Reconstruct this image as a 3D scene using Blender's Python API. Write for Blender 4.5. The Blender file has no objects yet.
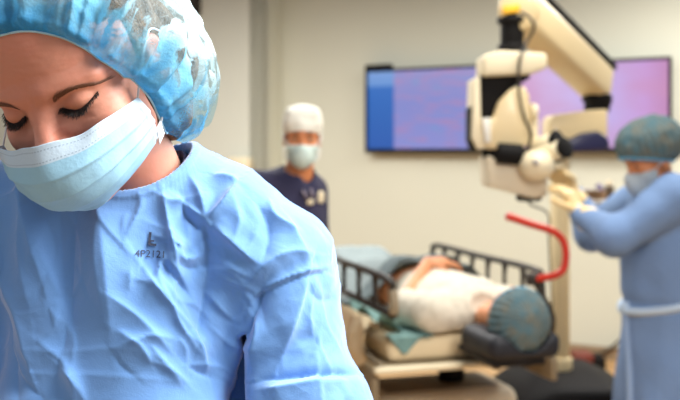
import bpy, bmesh, math, random
import numpy as np
from mathutils import Vector, Matrix
from mathutils.bvhtree import BVHTree

random.seed(7)
RNG = np.random.default_rng(7)
SC = bpy.context.scene
COL = SC.collection

# ------------------------------------------------------------------ camera, world, lights, exposure
cam = bpy.data.cameras.new('camera')
cam_o = bpy.data.objects.new('camera', cam)
COL.objects.link(cam_o)
cam_o.location = (0, 0, 1.55)
cam_o.rotation_euler = (math.pi / 2, 0, 0)
cam.lens = 50
cam.sensor_width = 36
cam.shift_y = -47 / 680
cam.clip_start = 0.02
cam.dof.use_dof = True
cam.dof.focus_distance = 0.89
cam.dof.aperture_fstop = 6.3
SC.camera = cam_o

SC.view_settings.view_transform = 'Standard'
SC.view_settings.look = 'None'
SC.view_settings.gamma = 1
SC.view_settings.use_curve_mapping = False
SC.view_settings.exposure = 0.0

world = bpy.data.worlds.new('world')
SC.world = world
world.use_nodes = True
bg = world.node_tree.nodes['Background']
bg.inputs[0].default_value = (0.97, 0.98, 1.0, 1)
bg.inputs[1].default_value = 0.32

def area(name, loc, target, sx, sy, power, color):
    l = bpy.data.lights.new(name, 'AREA')
    l.shape = 'RECTANGLE'; l.size = sx; l.size_y = sy
    l.energy = power; l.color = color
    o = bpy.data.objects.new(name, l)
    COL.objects.link(o)
    o.location = loc
    o.rotation_euler = (Vector(target) - Vector(loc)).to_track_quat('-Z', 'Y').to_euler()
    return o

area('key_light', (0.95, 0.95, 2.55), (-0.12, 1.0, 1.4), 1.3, 1.1, 106, (1.0, 0.97, 0.93))  # unseen key lamp, aimed to brighten the gown's shoulder and chest
area('unseen_overhead_light', (1.0, 3.4, 2.95), (1.0, 3.4, 0), 1.4, 0.8, 40, (1.0, 0.96, 0.88))
area('unseen_overhead_light', (-0.7, 5.4, 2.95), (-0.7, 5.4, 0), 1.4, 0.8, 98, (1.0, 0.99, 0.96))
area('unseen_overhead_light', (-2.1, 6.0, 2.95), (-2.1, 6.0, 0), 1.4, 0.8, 60, (1.0, 0.99, 0.96))  # unseen lamp added to brighten the left wall
area('unseen_overhead_light', (2.2, 5.4, 2.95), (2.2, 5.4, 0), 1.4, 0.8, 82, (1.0, 0.99, 0.96))
area('unseen_overhead_light', (-1.2, -0.5, 2.95), (-1.2, -0.5, 0), 1.4, 0.8, 8, (0.95, 0.98, 1.0))  # unseen cool front fill, added behind the camera

# ------------------------------------------------------------------ helpers: objects
ORIGIN = {}

def L3(v):
    return np.array(v, float)

def W(px, py, Z):
    """the point at distance Z that the photograph shows at (px, py)"""
    return np.array([(px - 340) / 944.4 * Z, Z, 1.55 - (py - 153) / 944.4 * Z])

def thing(name, label, cat, loc, group=None):
    o = bpy.data.objects.new(name, None)
    COL.objects.link(o)
    o.location = tuple(loc)
    o['label'] = label
    o['category'] = cat
    if group:
        o['group'] = group
    o.empty_display_size = 0.1
    ORIGIN[o.name] = np.array(loc, float)
    return o

def obj(name, geo, mat, parent=None, loc=None, smooth=True, label=None):
    V, F = geo
    V = np.asarray(V, float)
    if parent is not None:
        base = ORIGIN[parent.name]
        org = base.copy() if loc is None else np.array(loc, float)
    else:
        base = np.zeros(3)
        org = np.zeros(3) if loc is None else np.array(loc, float)
    me = bpy.data.meshes.new(name)
    if isinstance(F, np.ndarray):
        n = len(F); k = F.shape[1]
        me.vertices.add(len(V))
        me.vertices.foreach_set('co', (V - org).astype(np.float32).ravel())
        me.loops.add(n * k)
        me.loops.foreach_set('vertex_index', F.astype(np.int32).ravel())
        me.polygons.add(n)
        me.polygons.foreach_set('loop_start', np.arange(0, n * k, k, dtype=np.int32))
        me.polygons.foreach_set('loop_total', np.full(n, k, dtype=np.int32))
        me.update(calc_edges=True)
        me.validate()
    else:
        me.from_pydata((V - org).tolist(), [], [list(f) for f in F])
        me.update()
    if smooth:
        me.polygons.foreach_set('use_smooth', np.ones(len(me.polygons), dtype=bool))
        if smooth == 'auto':
            try:
                me.set_sharp_from_angle(angle=math.radians(38))
            except Exception:
                pass
    if mat is not None:
        me.materials.append(mat)
    o = bpy.data.objects.new(name, me)
    COL.objects.link(o)
    if parent is not None:
        o.parent = parent
    o.location = tuple(org - base)
    ORIGIN[o.name] = org
    if label:
        o['label'] = label
    return o

def tag(o, label, cat, group=None):
    o['label'] = label; o['category'] = cat
    if group:
        o['group'] = group
    return o

def struct(name, geo, mat, smooth=False):
    o = obj(name, geo, mat, smooth=smooth)
    o['kind'] = 'structure'
    return o

def from_bm(bm):
    bm.verts.index_update()
    V = np.array([v.co[:] for v in bm.verts])
    F = [[v.index for v in f.verts] for f in bm.faces]
    bm.free()
    return V, F

def merge(*gs):
    Vs, Fs, n = [], [], 0
    for V, F in gs:
        Vs.append(np.asarray(V, float))
        Fs += [[int(i) + n for i in f] for f in F]
        n += len(V)
    return np.concatenate(Vs), Fs

def rbox(c, half, r=0.01, R=None, seg=3):
    bm = bmesh.new()
    bmesh.ops.create_cube(bm, size=2)
    for v in bm.verts:
        v.co = Vector((v.co.x * half[0], v.co.y * half[1], v.co.z * half[2]))
    if r > 0:
        bmesh.ops.bevel(bm, geom=list(bm.edges), offset=min(r, min(half) * 0.98), segments=seg, profile=0.5, affect='EDGES')
    V, F = from_bm(bm)
    if R is not None:
        V = V @ np.asarray(R).T
    return V + L3(c), F

def box(lo, hi, r=0.0):
    lo, hi = L3(lo), L3(hi)
    return rbox((lo + hi) / 2, (hi - lo) / 2, r)

def slab(poly, Z, thick, r=0.006, seg=2):
    """an outline seen at distance Z made into a solid of real thickness"""
    pts = [W(x, y, Z) for x, y in poly]
    return prism(pts, (0, thick, 0), r, seg)

def prism(pts, ext, r=0.006, seg=2):
    bm = bmesh.new()
    vs = [bm.verts.new(tuple(p)) for p in pts]
    f = bm.faces.new(vs)
    g = bmesh.ops.extrude_face_region(bm, geom=[f])
    for e in g['geom']:
        if isinstance(e, bmesh.types.BMVert):
            e.co += Vector(tuple(ext))
    bmesh.ops.recalc_face_normals(bm, faces=list(bm.faces))
    if r > 0:
        bmesh.ops.bevel(bm, geom=list(bm.edges), offset=r, segments=seg, profile=0.5, affect='EDGES')
    return from_bm(bm)

def smooth_path(pts, n=8, closed=False):
    P = [L3(p) for p in pts]
    out = []
    m = len(P)
    rng = range(m if closed else m - 1)
    for i in rng:
        p1, p2 = P[i], P[(i + 1) % m]
        p0 = P[i - 1] if (closed or i > 0) else 2 * p1 - p2
        p3 = P[(i + 2) % m] if (closed or i + 2 < m) else 2 * p2 - p1
        for k in range(n):
            t = k / n
            out.append(0.5 * ((2 * p1) + (-p0 + p2) * t + (2 * p0 - 5 * p1 + 4 * p2 - p3) * t * t + (-p0 + 3 * p1 - 3 * p2 + p3) * t ** 3))
    if not closed:
        out.append(P[-1])
    return np.array(out)

def tube(pts, r, n=10, closed=False, flat=None):
    P = np.array([L3(p) for p in pts])
    m = len(P)
    rr = np.full(m, r) if np.isscalar(r) else np.interp(np.linspace(0, 1, m), np.linspace(0, 1, len(r)), r)
    T = np.gradient(P, axis=0)
    if closed:
        T = np.roll(P, -1, 0) - np.roll(P, 1, 0)
    T /= np.linalg.norm(T, axis=1)[:, None] + 1e-12
    up = L3((0, 0, 1)) if abs(T[0][2]) < 0.9 else L3((1, 0, 0))
    N = np.cross(T[0], up); N /= np.linalg.norm(N)
    V = []
    for i in range(m):
        N = N - T[i] * N.dot(T[i]); N /= np.linalg.norm(N) + 1e-12
        B = np.cross(T[i], N)
        for k in range(n):
            a = 2 * math.pi * k / n
            fl = 1 if flat is None else flat
            V.append(P[i] + rr[i] * (math.cos(a) * N + fl * math.sin(a) * B))
    F = []
    for i in range(m if closed else m - 1):
        j = (i + 1) % m
        for k in range(n):
            l = (k + 1) % n
            F.append([i * n + k, i * n + l, j * n + l, j * n + k])
    if not closed:
        F.append(list(range(n))[::-1])
        F.append([(m - 1) * n + k for k in range(n)])
    return np.array(V), F

def cyl(a, b, ra, rb=None, n=28, bev=0.15):
    rb = ra if rb is None else rb
    a, b = L3(a), L3(b)
    d = b - a; l = np.linalg.norm(d); e = min(bev * min(ra, rb), l * 0.3)
    ts = [(0, ra - e), (e * 0.3, ra - e * 0.3), (e, ra), (l - e, rb), (l - e * 0.3, rb - e * 0.3), (l, rb - e)]
    T = d / l
    up = L3((0, 0, 1)) if abs(T[2]) < 0.9 else L3((1, 0, 0))
    N = np.cross(T, up); N /= np.linalg.norm(N); B = np.cross(T, N)
    V = []
    for t, r in ts:
        for k in range(n):
            q = 2 * math.pi * k / n
            V.append(a + T * t + r * (math.cos(q) * N + math.sin(q) * B))
    F = []
    for i in range(len(ts) - 1):
        for k in range(n):
            l2 = (k + 1) % n
            F.append([i * n + k, i * n + l2, (i + 1) * n + l2, (i + 1) * n + k])
    F.append(list(range(n))[::-1])
    F.append([(len(ts) - 1) * n + k for k in range(n)])
    return np.array(V), F

def ball(c, r, n=20):
    r = (r, r, r) if np.isscalar(r) else r
    V, F = [], []
    for i in range(n + 1):
        th = math.pi * i / n
        for k in range(2 * n):
            ph = math.pi * k / n
            V.append([c[0] + r[0] * math.sin(th) * math.cos(ph), c[1] + r[1] * math.sin(th) * math.sin(ph), c[2] + r[2] * math.cos(th)])
    for i in range(n):
        for k in range(2 * n):
            l = (k + 1) % (2 * n)
            F.append([i * 2 * n + k, (i + 1) * 2 * n + k, (i + 1) * 2 * n + l, i * 2 * n + l])
    return np.array(V), F

# ------------------------------------------------------------------ helpers: distance fields
def nrm(v):
    v = L3(v)
    return v / np.linalg.norm(v)

def rc(p, a, b, ra, rb):
    a = L3(a); b = L3(b); ab = b - a
    t = np.clip(((p - a) @ ab) / (ab @ ab + 1e-12), 0, 1)
    q = p - a - t[:, None] * ab
    return np.sqrt((q * q).sum(1)) - (ra + (rb - ra) * t)

def sph(p, c, r):
    q = p - L3(c)
    return np.sqrt((q * q).sum(1)) - r

def ell(p, c, r, R=None):
    q = p - L3(c)
    if R is not None:
        q = q @ R
    r = L3(r)
    k0 = np.sqrt(((q / r) ** 2).sum(1))
    k1 = np.sqrt(((q / (r * r)) ** 2).sum(1)) + 1e-9
    return np.where(k0 < 1e-6, -r.min(), k0 * (k0 - 1) / k1)

def sbox(p, c, half, rad=0.0, R=None):
    q = p - L3(c)
    if R is not None:
        q = q @ R
    q = np.abs(q) - (L3(half) - rad)
    return np.sqrt((np.maximum(q, 0) ** 2).sum(1)) + np.minimum(q.max(1), 0) - rad

def smin(a, b, k):
    h = np.clip(0.5 + 0.5 * (b - a) / k, 0, 1)
    return b + (a - b) * h - k * h * (1 - h)

def smax(a, b, k):
    return -smin(-a, -b, k)

def axis(lo, hi, h, fine=()):
    out = [lo]
    while out[-1] < hi:
        x = out[-1]; s = h
        for a, b, hf in fine:
            if a <= x <= b:
                s = min(s, hf)
            elif x < a:
                s = min(s, max(hf, (a - x) * 0.35 + hf))
            else:
                s = min(s, max(hf, (x - b) * 0.35 + hf))
        out.append(x + s)
    return np.array(out)

def net(fn, xs, ys, zs, B=8, lip=1.4):
    n = (len(xs), len(ys), len(zs))
    Fv = np.full(n, 1.0, np.float32)
    st = [np.arange(0, m, B) for m in n]
    I, Jx, K = np.meshgrid(*st, indexing='ij')
    I, Jx, K = I.ravel(), Jx.ravel(), K.ravel()
    ax = (xs, ys, zs)
    cs, hd = [], 0
    for idx, a in zip((I, Jx, K), ax):
        e = np.minimum(idx + B, len(a) - 1)
        cs.append((a[idx] + a[e]) / 2)
        hd = hd + ((a[e] - a[idx]) / 2) ** 2
    hd = np.sqrt(hd)
    cp = np.stack(cs, 1)
    d = np.concatenate([fn(c) for c in np.array_split(cp, max(1, len(cp) // 150000))])
    act = np.abs(d) < hd * lip + 0.012
    off = np.arange(B)
    for i, j, k, s in zip(I[~act], Jx[~act], K[~act], d[~act]):
        if s < 0:
            Fv[i:i + B, j:j + B, k:k + B] = -1.0
    AI, AJ, AK = I[act], Jx[act], K[act]
    step = 400
    for s in range(0, len(AI), step):
        ii = (AI[s:s + step, None, None, None] + off[None, :, None, None]) + np.zeros((1, B, B, B), int)
        jj = (AJ[s:s + step, None, None, None] + off[None, None, :, None]) + np.zeros((1, B, B, B), int)
        kk = (AK[s:s + step, None, None, None] + off[None, None, None, :]) + np.zeros((1, B, B, B), int)
        ii, jj, kk = ii.ravel(), jj.ravel(), kk.ravel()
        ok = (ii < n[0]) & (jj < n[1]) & (kk < n[2])
        ii, jj, kk = ii[ok], jj[ok], kk[ok]
        Fv[ii, jj, kk] = fn(np.stack([xs[ii], ys[jj], zs[kk]], 1))
    S = Fv < 0
    c = np.zeros((n[0] - 1, n[1] - 1, n[2] - 1), np.int8)
    for a in (0, 1):
        for b in (0, 1):
            for e in (0, 1):
                c += S[a:n[0] - 1 + a, b:n[1] - 1 + b, e:n[2] - 1 + e]
    ci = np.argwhere((c > 0) & (c < 8))
    acc = np.zeros((len(ci), 3)); cnt = np.zeros(len(ci))
    corners = [(a, b, e) for a in (0, 1) for b in (0, 1) for e in (0, 1)]
    for a in corners:
        for b in corners:
            if sum(b) == sum(a) + 1 and all(y >= x for x, y in zip(a, b)):
                A = ci + np.array(a); Bc = ci + np.array(b)
                fa = Fv[A[:, 0], A[:, 1], A[:, 2]]; fb = Fv[Bc[:, 0], Bc[:, 1], Bc[:, 2]]
                x = (fa < 0) != (fb < 0)
                t = np.where(x, fa / np.where(x, fa - fb, 1), 0)[:, None]
                PA = np.stack([xs[A[:, 0]], ys[A[:, 1]], zs[A[:, 2]]], 1)
                PB = np.stack([xs[Bc[:, 0]], ys[Bc[:, 1]], zs[Bc[:, 2]]], 1)
                acc += np.where(x[:, None], PA + t * (PB - PA), 0); cnt += x
    V = acc / cnt[:, None]
    idx = np.full(c.shape, -1, np.int64)
    idx[ci[:, 0], ci[:, 1], ci[:, 2]] = np.arange(len(ci))
    quads = []
    for axn in range(3):
        sl0 = [slice(1, -1)] * 3; sl1 = [slice(1, -1)] * 3
        sl0[axn] = slice(0, -1); sl1[axn] = slice(1, None)
        A = S[tuple(sl0)]; Bq = S[tuple(sl1)]
        e = np.argwhere(A != Bq)
        sgn = A[e[:, 0], e[:, 1], e[:, 2]]
        o = np.ones(3, int); o[axn] = 0
        e = e + o
        u, v = [(1, 2), (2, 0), (0, 1)][axn]
        du = np.zeros(3, int); du[u] = 1
        dv = np.zeros(3, int); dv[v] = 1
        g = lambda q: idx[q[:, 0], q[:, 1], q[:, 2]]
        q = np.stack([g(e - du - dv), g(e - dv), g(e), g(e - du)], 1)
        q[~sgn] = q[~sgn][:, ::-1]
        quads.append(q)
    Q = np.concatenate(quads)
    Q = Q[(Q >= 0).all(1)]
    return V, Q

def normals(V, Q):
    n = np.cross(V[Q[:, 2]] - V[Q[:, 0]], V[Q[:, 3]] - V[Q[:, 1]])
    N = np.zeros_like(V)
    for k in range(4):
        for d in range(3):
            N[:, d] += np.bincount(Q[:, k], weights=n[:, d], minlength=len(V))
    return N / (np.linalg.norm(N, axis=1)[:, None] + 1e-12)

def relax(V, Q, it=1, lam=0.5):
    for _ in range(it):
        acc = np.zeros_like(V); cnt = np.zeros(len(V))
        for k in range(4):
            a, b = Q[:, k], Q[:, (k + 1) % 4]
            for i, j in ((a, b), (b, a)):
                cnt += np.bincount(i, minlength=len(V))
                for d in range(3):
                    acc[:, d] += np.bincount(i, weights=V[j, d], minlength=len(V))
        V = V + lam * (acc / cnt[:, None] - V)
    return V

TAB = RNG.random((32, 32, 32))

def vnoise(p, s, seed=0):
    q = p / s + seed * 7.31
    i = np.floor(q).astype(int); f = q - i
    f = f * f * (3 - 2 * f)
    out = 0
    for a in (0, 1):
        for b in (0, 1):
            for c in (0, 1):
                w = (f[:, 0] if a else 1 - f[:, 0]) * (f[:, 1] if b else 1 - f[:, 1]) * (f[:, 2] if c else 1 - f[:, 2])
                out = out + w * TAB[(i[:, 0] + a) % 32, (i[:, 1] + b) % 32, (i[:, 2] + c) % 32]
    return out * 2 - 1

def crumple(p, L, seed, n=5):
    """sharp-edged facets, as in a creased paper-like cloth; about -1..1"""
    r = np.random.default_rng(seed)
    out = 0
    w = np.stack([vnoise(p, L * 1.3, seed + 1), vnoise(p, L * 1.3, seed + 2), vnoise(p, L * 1.3, seed + 3)], 1) * L * 0.55
    for k in range(n):
        d = nrm(r.normal(size=3))
        t = ((p + w) @ d) / (L * r.uniform(0.7, 1.6)) + r.random()
        tri = np.abs((t % 1.0) - 0.5) * 4 - 1
        m = np.clip(vnoise(p, L * 1.5, seed + 10 + k) * 1.5 + 0.4, 0, 1)
        out = out + tri * m
    return out / n

# ------------------------------------------------------------------ helpers: materials
def srgb(r, g, b):
    f = lambda c: (c / 255 / 12.92) if c / 255 <= 0.04045 else ((c / 255 + 0.055) / 1.055) ** 2.4
    return (f(r), f(g), f(b), 1)

def material(name, col, rough=0.6, var=0.06, nscale=6.0, bump=0.0, bscale=60.0, metal=0.0, sss=0.0, spec=0.5, trans=0.0, col2=None, coat=0.0, sheen=0.0):
    m = bpy.data.materials.new(name)
    m.use_nodes = True
    nt = m.node_tree; N = nt.nodes; Lk = nt.links
    b = N['Principled BSDF']
    tc = N.new('ShaderNodeTexCoord')
    nz = N.new('ShaderNodeTexNoise'); nz.inputs['Scale'].default_value = nscale; nz.inputs['Detail'].default_value = 5
    Lk.new(tc.outputs['Object'], nz.inputs['Vector'])
    mx = N.new('ShaderNodeMix'); mx.data_type = 'RGBA'
    c = np.array(col[:3])
    lo = tuple(np.clip(c * (1 - var), 0, 1)) + (1,)
    hi = (tuple(np.clip(c * (1 + var), 0, 1)) + (1,)) if col2 is None else tuple(col2[:3]) + (1,)
    mx.inputs['A'].default_value = lo; mx.inputs['B'].default_value = hi
    rp = N.new('ShaderNodeMapRange'); rp.inputs[1].default_value = 0.3; rp.inputs[2].default_value = 0.7
    Lk.new(nz.outputs[0], rp.inputs[0]); Lk.new(rp.outputs[0], mx.inputs['Factor'])
    Lk.new(mx.outputs['Result'], b.inputs['Base Color'])
    b.inputs['Roughness'].default_value = rough
    b.inputs['Metallic'].default_value = metal
    b.inputs['Specular IOR Level'].default_value = spec
    if sheen:
        b.inputs['Sheen Weight'].default_value = sheen; b.inputs['Sheen Roughness'].default_value = .5
    if coat:
        b.inputs['Coat Weight'].default_value = coat
    if sss:
        b.inputs['Subsurface Weight'].default_value = sss
        b.inputs['Subsurface Radius'].default_value = (0.012, 0.005, 0.003)
        b.inputs['Subsurface Scale'].default_value = 0.6
    if bump:
        n2 = N.new('ShaderNodeTexNoise'); n2.inputs['Scale'].default_value = bscale; n2.inputs['Detail'].default_value = 6
        Lk.new(tc.outputs['Object'], n2.inputs['Vector'])
        bp = N.new('ShaderNodeBump'); bp.inputs['Strength'].default_value = bump; bp.inputs['Distance'].default_value = 0.01
        Lk.new(n2.outputs[0], bp.inputs['Height']); Lk.new(bp.outputs[0], b.inputs['Normal'])
    if trans:
        tr = N.new('ShaderNodeBsdfTranslucent')
        Lk.new(mx.outputs['Result'], tr.inputs[0])
        ms = N.new('ShaderNodeMixShader'); ms.inputs[0].default_value = trans
        out = N['Material Output']
        Lk.new(b.outputs[0], ms.inputs[1]); Lk.new(tr.outputs[0], ms.inputs[2]); Lk.new(ms.outputs[0], out.inputs[0])
    return m

M = {}
M['wall'] = material('wall_paint', srgb(206, 205, 187), 0.75, 0.015, 1.2, 0.05, 180)
M['wall2'] = material('wall_paint_pale', srgb(212, 212, 198), 0.75, 0.015, 1.2, 0.05, 180)
M['floor'] = material('floor_vinyl', srgb(192, 152, 104), 0.35, 0.08, 3)
M['base'] = material('baseboard_vinyl', srgb(150, 128, 100), 0.5, 0.05)
M['black'] = material('black_plastic', srgb(14, 12, 12), 0.7, 0.2, 8, spec=0.2)
M['dark'] = material('dark_metal', srgb(52, 45, 38), 0.4, 0.15, 8, metal=0.3)
M['cream'] = material('cream_enamel', srgb(226, 204, 158), 0.42, 0.03, 4, coat=0.2)
M['cream2'] = material('pale_cream_enamel', srgb(232, 218, 184), 0.42, 0.03, 4)
M['beige'] = material('beige_plastic', srgb(240, 222, 188), 0.5, 0.04, 4)
M['taupe'] = material('taupe_metal', srgb(138, 122, 96), 0.5, 0.05, 4)
M['grey'] = material('grey_housing', srgb(214, 200, 172), 0.5, 0.04, 4)
M['red'] = material('red_enamel', srgb(196, 44, 24), 0.35, 0.05, 4, coat=0.3)
M['yellow'] = material('yellow_label', srgb(236, 178, 30), 0.5, 0.05, 4)
M['navyglass'] = material('navy_plastic', srgb(38, 38, 72), 0.3, 0.1, 4)
M['steel'] = material('brushed_steel', srgb(190, 182, 170), 0.3, 0.06, 20, metal=0.85)
M['skin'] = material('skin', srgb(214, 148, 124), 0.5, 0.07, 16, 0.05, 160, sss=0.12, col2=srgb(216, 140, 118))
M['skin2'] = material('skin_tan', srgb(202, 128, 82), 0.5, 0.06, 16, 0.05, 160, sss=0.1)
M['skin3'] = material('skin_light', srgb(222, 150, 105), 0.5, 0.06, 16, 0.05, 160, sss=0.1)
M['hair'] = material('brown_hair', srgb(112, 80, 54), 0.5, 0.4, 60, 0.6, 160)
M['lash'] = material('dark_hair', srgb(26, 17, 14), 0.5, 0.2, 60)
M['brow'] = material('brow_hair', srgb(112, 72, 50), 0.6, 0.2, 60)
M['navy'] = material('navy_scrubs', srgb(38, 36, 66), 0.85, 0.12, 8, 0.2, 60)
M['whitecap'] = material('white_cap_cloth', srgb(232, 230, 218), 0.9, 0.03, 10, 0.2, 90)
M['bgmask'] = material('pale_mask_paper', srgb(196, 214, 208), 0.9, 0.03, 20, 0.1, 90)
M['gown2'] = material('blue_gown_cloth', srgb(118, 146, 188), 0.9, 0.06, 5, 0.3, 50)
M['tie'] = material('pale_tie_cloth', srgb(190, 208, 226), 0.9, 0.04, 8)
M['glove'] = material('cream_latex', srgb(234, 206, 150), 0.45, 0.04, 10)
M['patient_gown'] = material('printed_white_cloth', srgb(206, 197, 178), 0.9, 0.03, 40, 0.2, 50, col2=srgb(222, 214, 196))
M['blanket'] = material('grey_blanket', srgb(130, 141, 141), 0.95, 0.07, 12, 0.4, 60)
M['teal'] = material('teal_drape_cloth', srgb(112, 146, 142), 0.95, 0.08, 10, 0.3, 50)
M['sheet'] = material('cream_sheet', srgb(226, 206, 168), 0.95, 0.05, 10, 0.3, 50)
M['navypad'] = material('navy_vinyl', srgb(24, 26, 34), 0.6, 0.15, 8)
M['shoe'] = material('white_clog', srgb(210, 210, 205), 0.5, 0.04, 8)
M['trouser'] = M['navy']
M['ink'] = material('grey_ink', srgb(58, 68, 92), 0.8, 0.3, 400)
M['eye'] = material('eye_white', srgb(150, 122, 104), 0.2, 0.03, 8)
M['iris'] = material('dark_iris', srgb(40, 26, 18), 0.2, 0.1, 30)

# ------------------------------------------------------------------ helpers: people
def head_basis(yaw, pitch, roll, base_f=(0, -1, 0)):
    """columns: the head's left, forward, up; yaw turns a viewer-facing head to image left"""
    f = np.array([-math.sin(yaw) * math.cos(pitch), -math.cos(yaw) * math.cos(pitch), -math.sin(pitch)])
    l0 = np.array([math.cos(yaw), -math.sin(yaw), 0.0])
    u0 = np.cross(f, l0)
    if u0[2] < 0:
        u0 = -u0
    l = math.cos(roll) * l0 + math.sin(roll) * u0
    u = -math.sin(roll) * l0 + math.cos(roll) * u0
    return np.stack([l, f, u], 1)

def head_from(f, u):
    f = nrm(f); u = L3(u); u = nrm(u - f * u.dot(f))
    return np.stack([np.cross(u, f), f, u], 1)

def head_sdf(q, shut=True):
    P = q.copy(); P[:, 0] = np.abs(P[:, 0])
    d = ell(q, (0, -.088, .042), (.073, .094, .086))
    d = smin(d, ell(q, (0, -.052, -.030), (.059, .060, .088)), .03)
    d = smin(d, rc(P, (.045, -.062, -.066), (.008, -.012, -.100), .014, .017), .03)
    d = smin(d, sph(q, (0, -.006, -.101), .0145), .014)
    d = smin(d, sph(P, (.041, -.026, -.034), .019), .022)
    d = smin(d, rc(P, (.010, -.001, .019), (.047, -.019, .019), .0085, .0075), .016)
    d = smax(d, -sph(P, (.0315, .0135, -.005), .0165), .012)
    lid = sph(P, (.0315, -.0125, -.002), .0138)
    d = smin(d, lid, .004)
    d = smin(d, rc(q, (0, -.001, .010), (0, .021, -.038), .0065, .0105), .010)
    d = smin(d, sph(P, (.0115, .009, -.042), .0075), .006)
    d = smin(d, rc(P, (0, .003, -.064), (.021, -.006, -.067), .0055, .003), .004)
    d = smin(d, rc(P, (0, .002, -.074), (.018, -.006, -.072), .0065, .003), .004)
    d = smax(d, -rc(P, (0, .010, -.069), (.022, .000, -.069), .0016, .001), .003)
    ear = ell(P, (.074, -.094, -.010), (.008, .019, .031))
    ear = smax(ear, -ell(P, (.083, -.090, -.008), (.006, .011, .020)), .005)
    d = smin(d, ear, .006)
    if not shut:
        d = smax(d, -ell(P, (.0315, .003, -.001), (.0125, .010, .0045)), .002)
    return d

def hand_sdf(p, w, dr, n, s, curl=0.5, grow=0.0, size=1.0):
    """w wrist, dr towards the fingers, n out of the palm, s towards the thumb side"""
    dr = nrm(dr); n = nrm(L3(n) - dr * L3(n).dot(dr)); s0 = np.cross(dr, n); s = s0 if s0.dot(L3(s)) > 0 else -s0
    w = L3(w); g = grow; k = size
    R = np.stack([s, dr, n], 1)
    d = sbox(p, w + dr * .048 * k, (.040 * k + g, .048 * k + g, .0135 * k + g), .013 * k, R)
    for i, ln in enumerate((.072, .080, .074, .058)):
        b = w + dr * (.088 - .006 * abs(i - 1)) * k + s * (.030 - .0205 * i) * k
        sp = s * (.10 - .07 * i)
        c1 = curl * .55; c2 = curl * 1.35
        d1 = nrm(dr * math.cos(c1) + n * math.sin(c1) + sp)
        d2 = nrm(dr * math.cos(c2) + n * math.sin(c2) + sp)
        d3 = nrm(dr * math.cos(c2 * 1.35) + n * math.sin(c2 * 1.35) + sp)
        m1 = b + d1 * ln * .46 * k; m2 = m1 + d2 * ln * .30 * k; m3 = m2 + d3 * ln * .22 * k
        f = rc(p, b - dr * .012, m1, .0095 * k + g, .0085 * k + g)
        f = np.minimum(f, rc(p, m1, m2, .0085 * k + g, .0078 * k + g))
        f = np.minimum(f, rc(p, m2, m3, .0078 * k + g, .0068 * k + g))
        d = smin(d, f, .003)
    tb = w + dr * .022 * k + s * .030 * k
    t1 = tb + nrm(dr * .62 + s * .60 + n * .35) * .042 * k
    t2 = t1 + nrm(dr * .85 + s * .22 + n * (.25 + curl * .5)) * .032 * k
    t3 = t2 + nrm(dr * .9 + n * (.2 + curl * .6)) * .024 * k
    f = rc(p, tb, t1, .014 * k + g, .0105 * k + g)
    f = np.minimum(f, rc(p, t1, t2, .0105 * k + g, .0095 * k + g))
    f = np.minimum(f, rc(p, t2, t3, .0095 * k + g, .008 * k + g))
    return smin(d, f, .008)

class Pose:
    hz = 1.0
    ts = 1.0
    shut = True
    def q(self, p):
        return ((p - self.E) @ self.M) / self.hz
    def w(self, x, y, z):
        return self.E + self.M @ (L3((x, y, z)) * self.hz)
    def face(self, q):
        return head_sdf(q, self.shut)

def body_sdf(J, p, skip_legs=False):
    T = J.T; s = J.s * J.ts
    d = ell(p, J.chest, L3((.150, .105, .20)) * s, T)
    d = smin(d, ell(p, (J.chest + J.pel) / 2, L3((.130, .092, .18)) * s, T), .05)
    d = smin(d, ell(p, J.pel, L3((.160, .108, .13)) * s, T), .05)
    d = smin(d, rc(p, J.sh[0], J.sh[1], .050 * s, .050 * s), .05)
    s = J.s
    d = smin(d, rc(p, J.neck, J.w(0, -.098, -.055), .058 * s, .052 * s), .035)
    for k in (0, 1):
        d = smin(d, rc(p, J.sh[k], J.el[k], .048 * s, .038 * s), .03)
        d = smin(d, rc(p, J.el[k], J.wr[k], .039 * s, .027 * s), .012)
        h = J.hand[k]
        d = smin(d, hand_sdf(p, J.wr[k], h[0], h[1], h[2], h[3], size=J.hs), .012)
        if not skip_legs:
            d = smin(d, rc(p, J.hip[k], J.kn[k], .082 * s, .055 * s), .03)
            d = smin(d, rc(p, J.kn[k], J.an[k], .055 * s, .036 * s), .02)
            d = smin(d, rc(p, J.an[k], J.toe[k], .038 * s, .030 * s), .02)
    d = smin(d, J.face(J.q(p)) * J.hz, .015)
    return d

def eyes_and_brows(J, parent, brow_mat):
    for sx in (-1, 1):
        c = J.w(sx * .0315, -.0125, -.001)
        e = obj('eye', ball(c, .0126, 14), M['eye'], parent, c)
        obj('iris', ball(J.w(sx * .0315, -.0035, -.001), (.0058, .0058, .0058), 10), M['iris'], e, c)
        pts = [J.w(sx * x, y, z) for x, y, z in ((.014, .008, .017), (.030, .005, .0215), (.048, -.012, .019))]
        obj('eyebrow', tube(smooth_path(pts, 5), [.0025, .004, .0015], 8), brow_mat, parent, pts[1])

def bgaxes(lo, hi, h, fine, hf):
    return [axis(lo[i], hi[i], h, [(fine[0][i], fine[1][i], hf)]) for i in range(3)]

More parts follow.
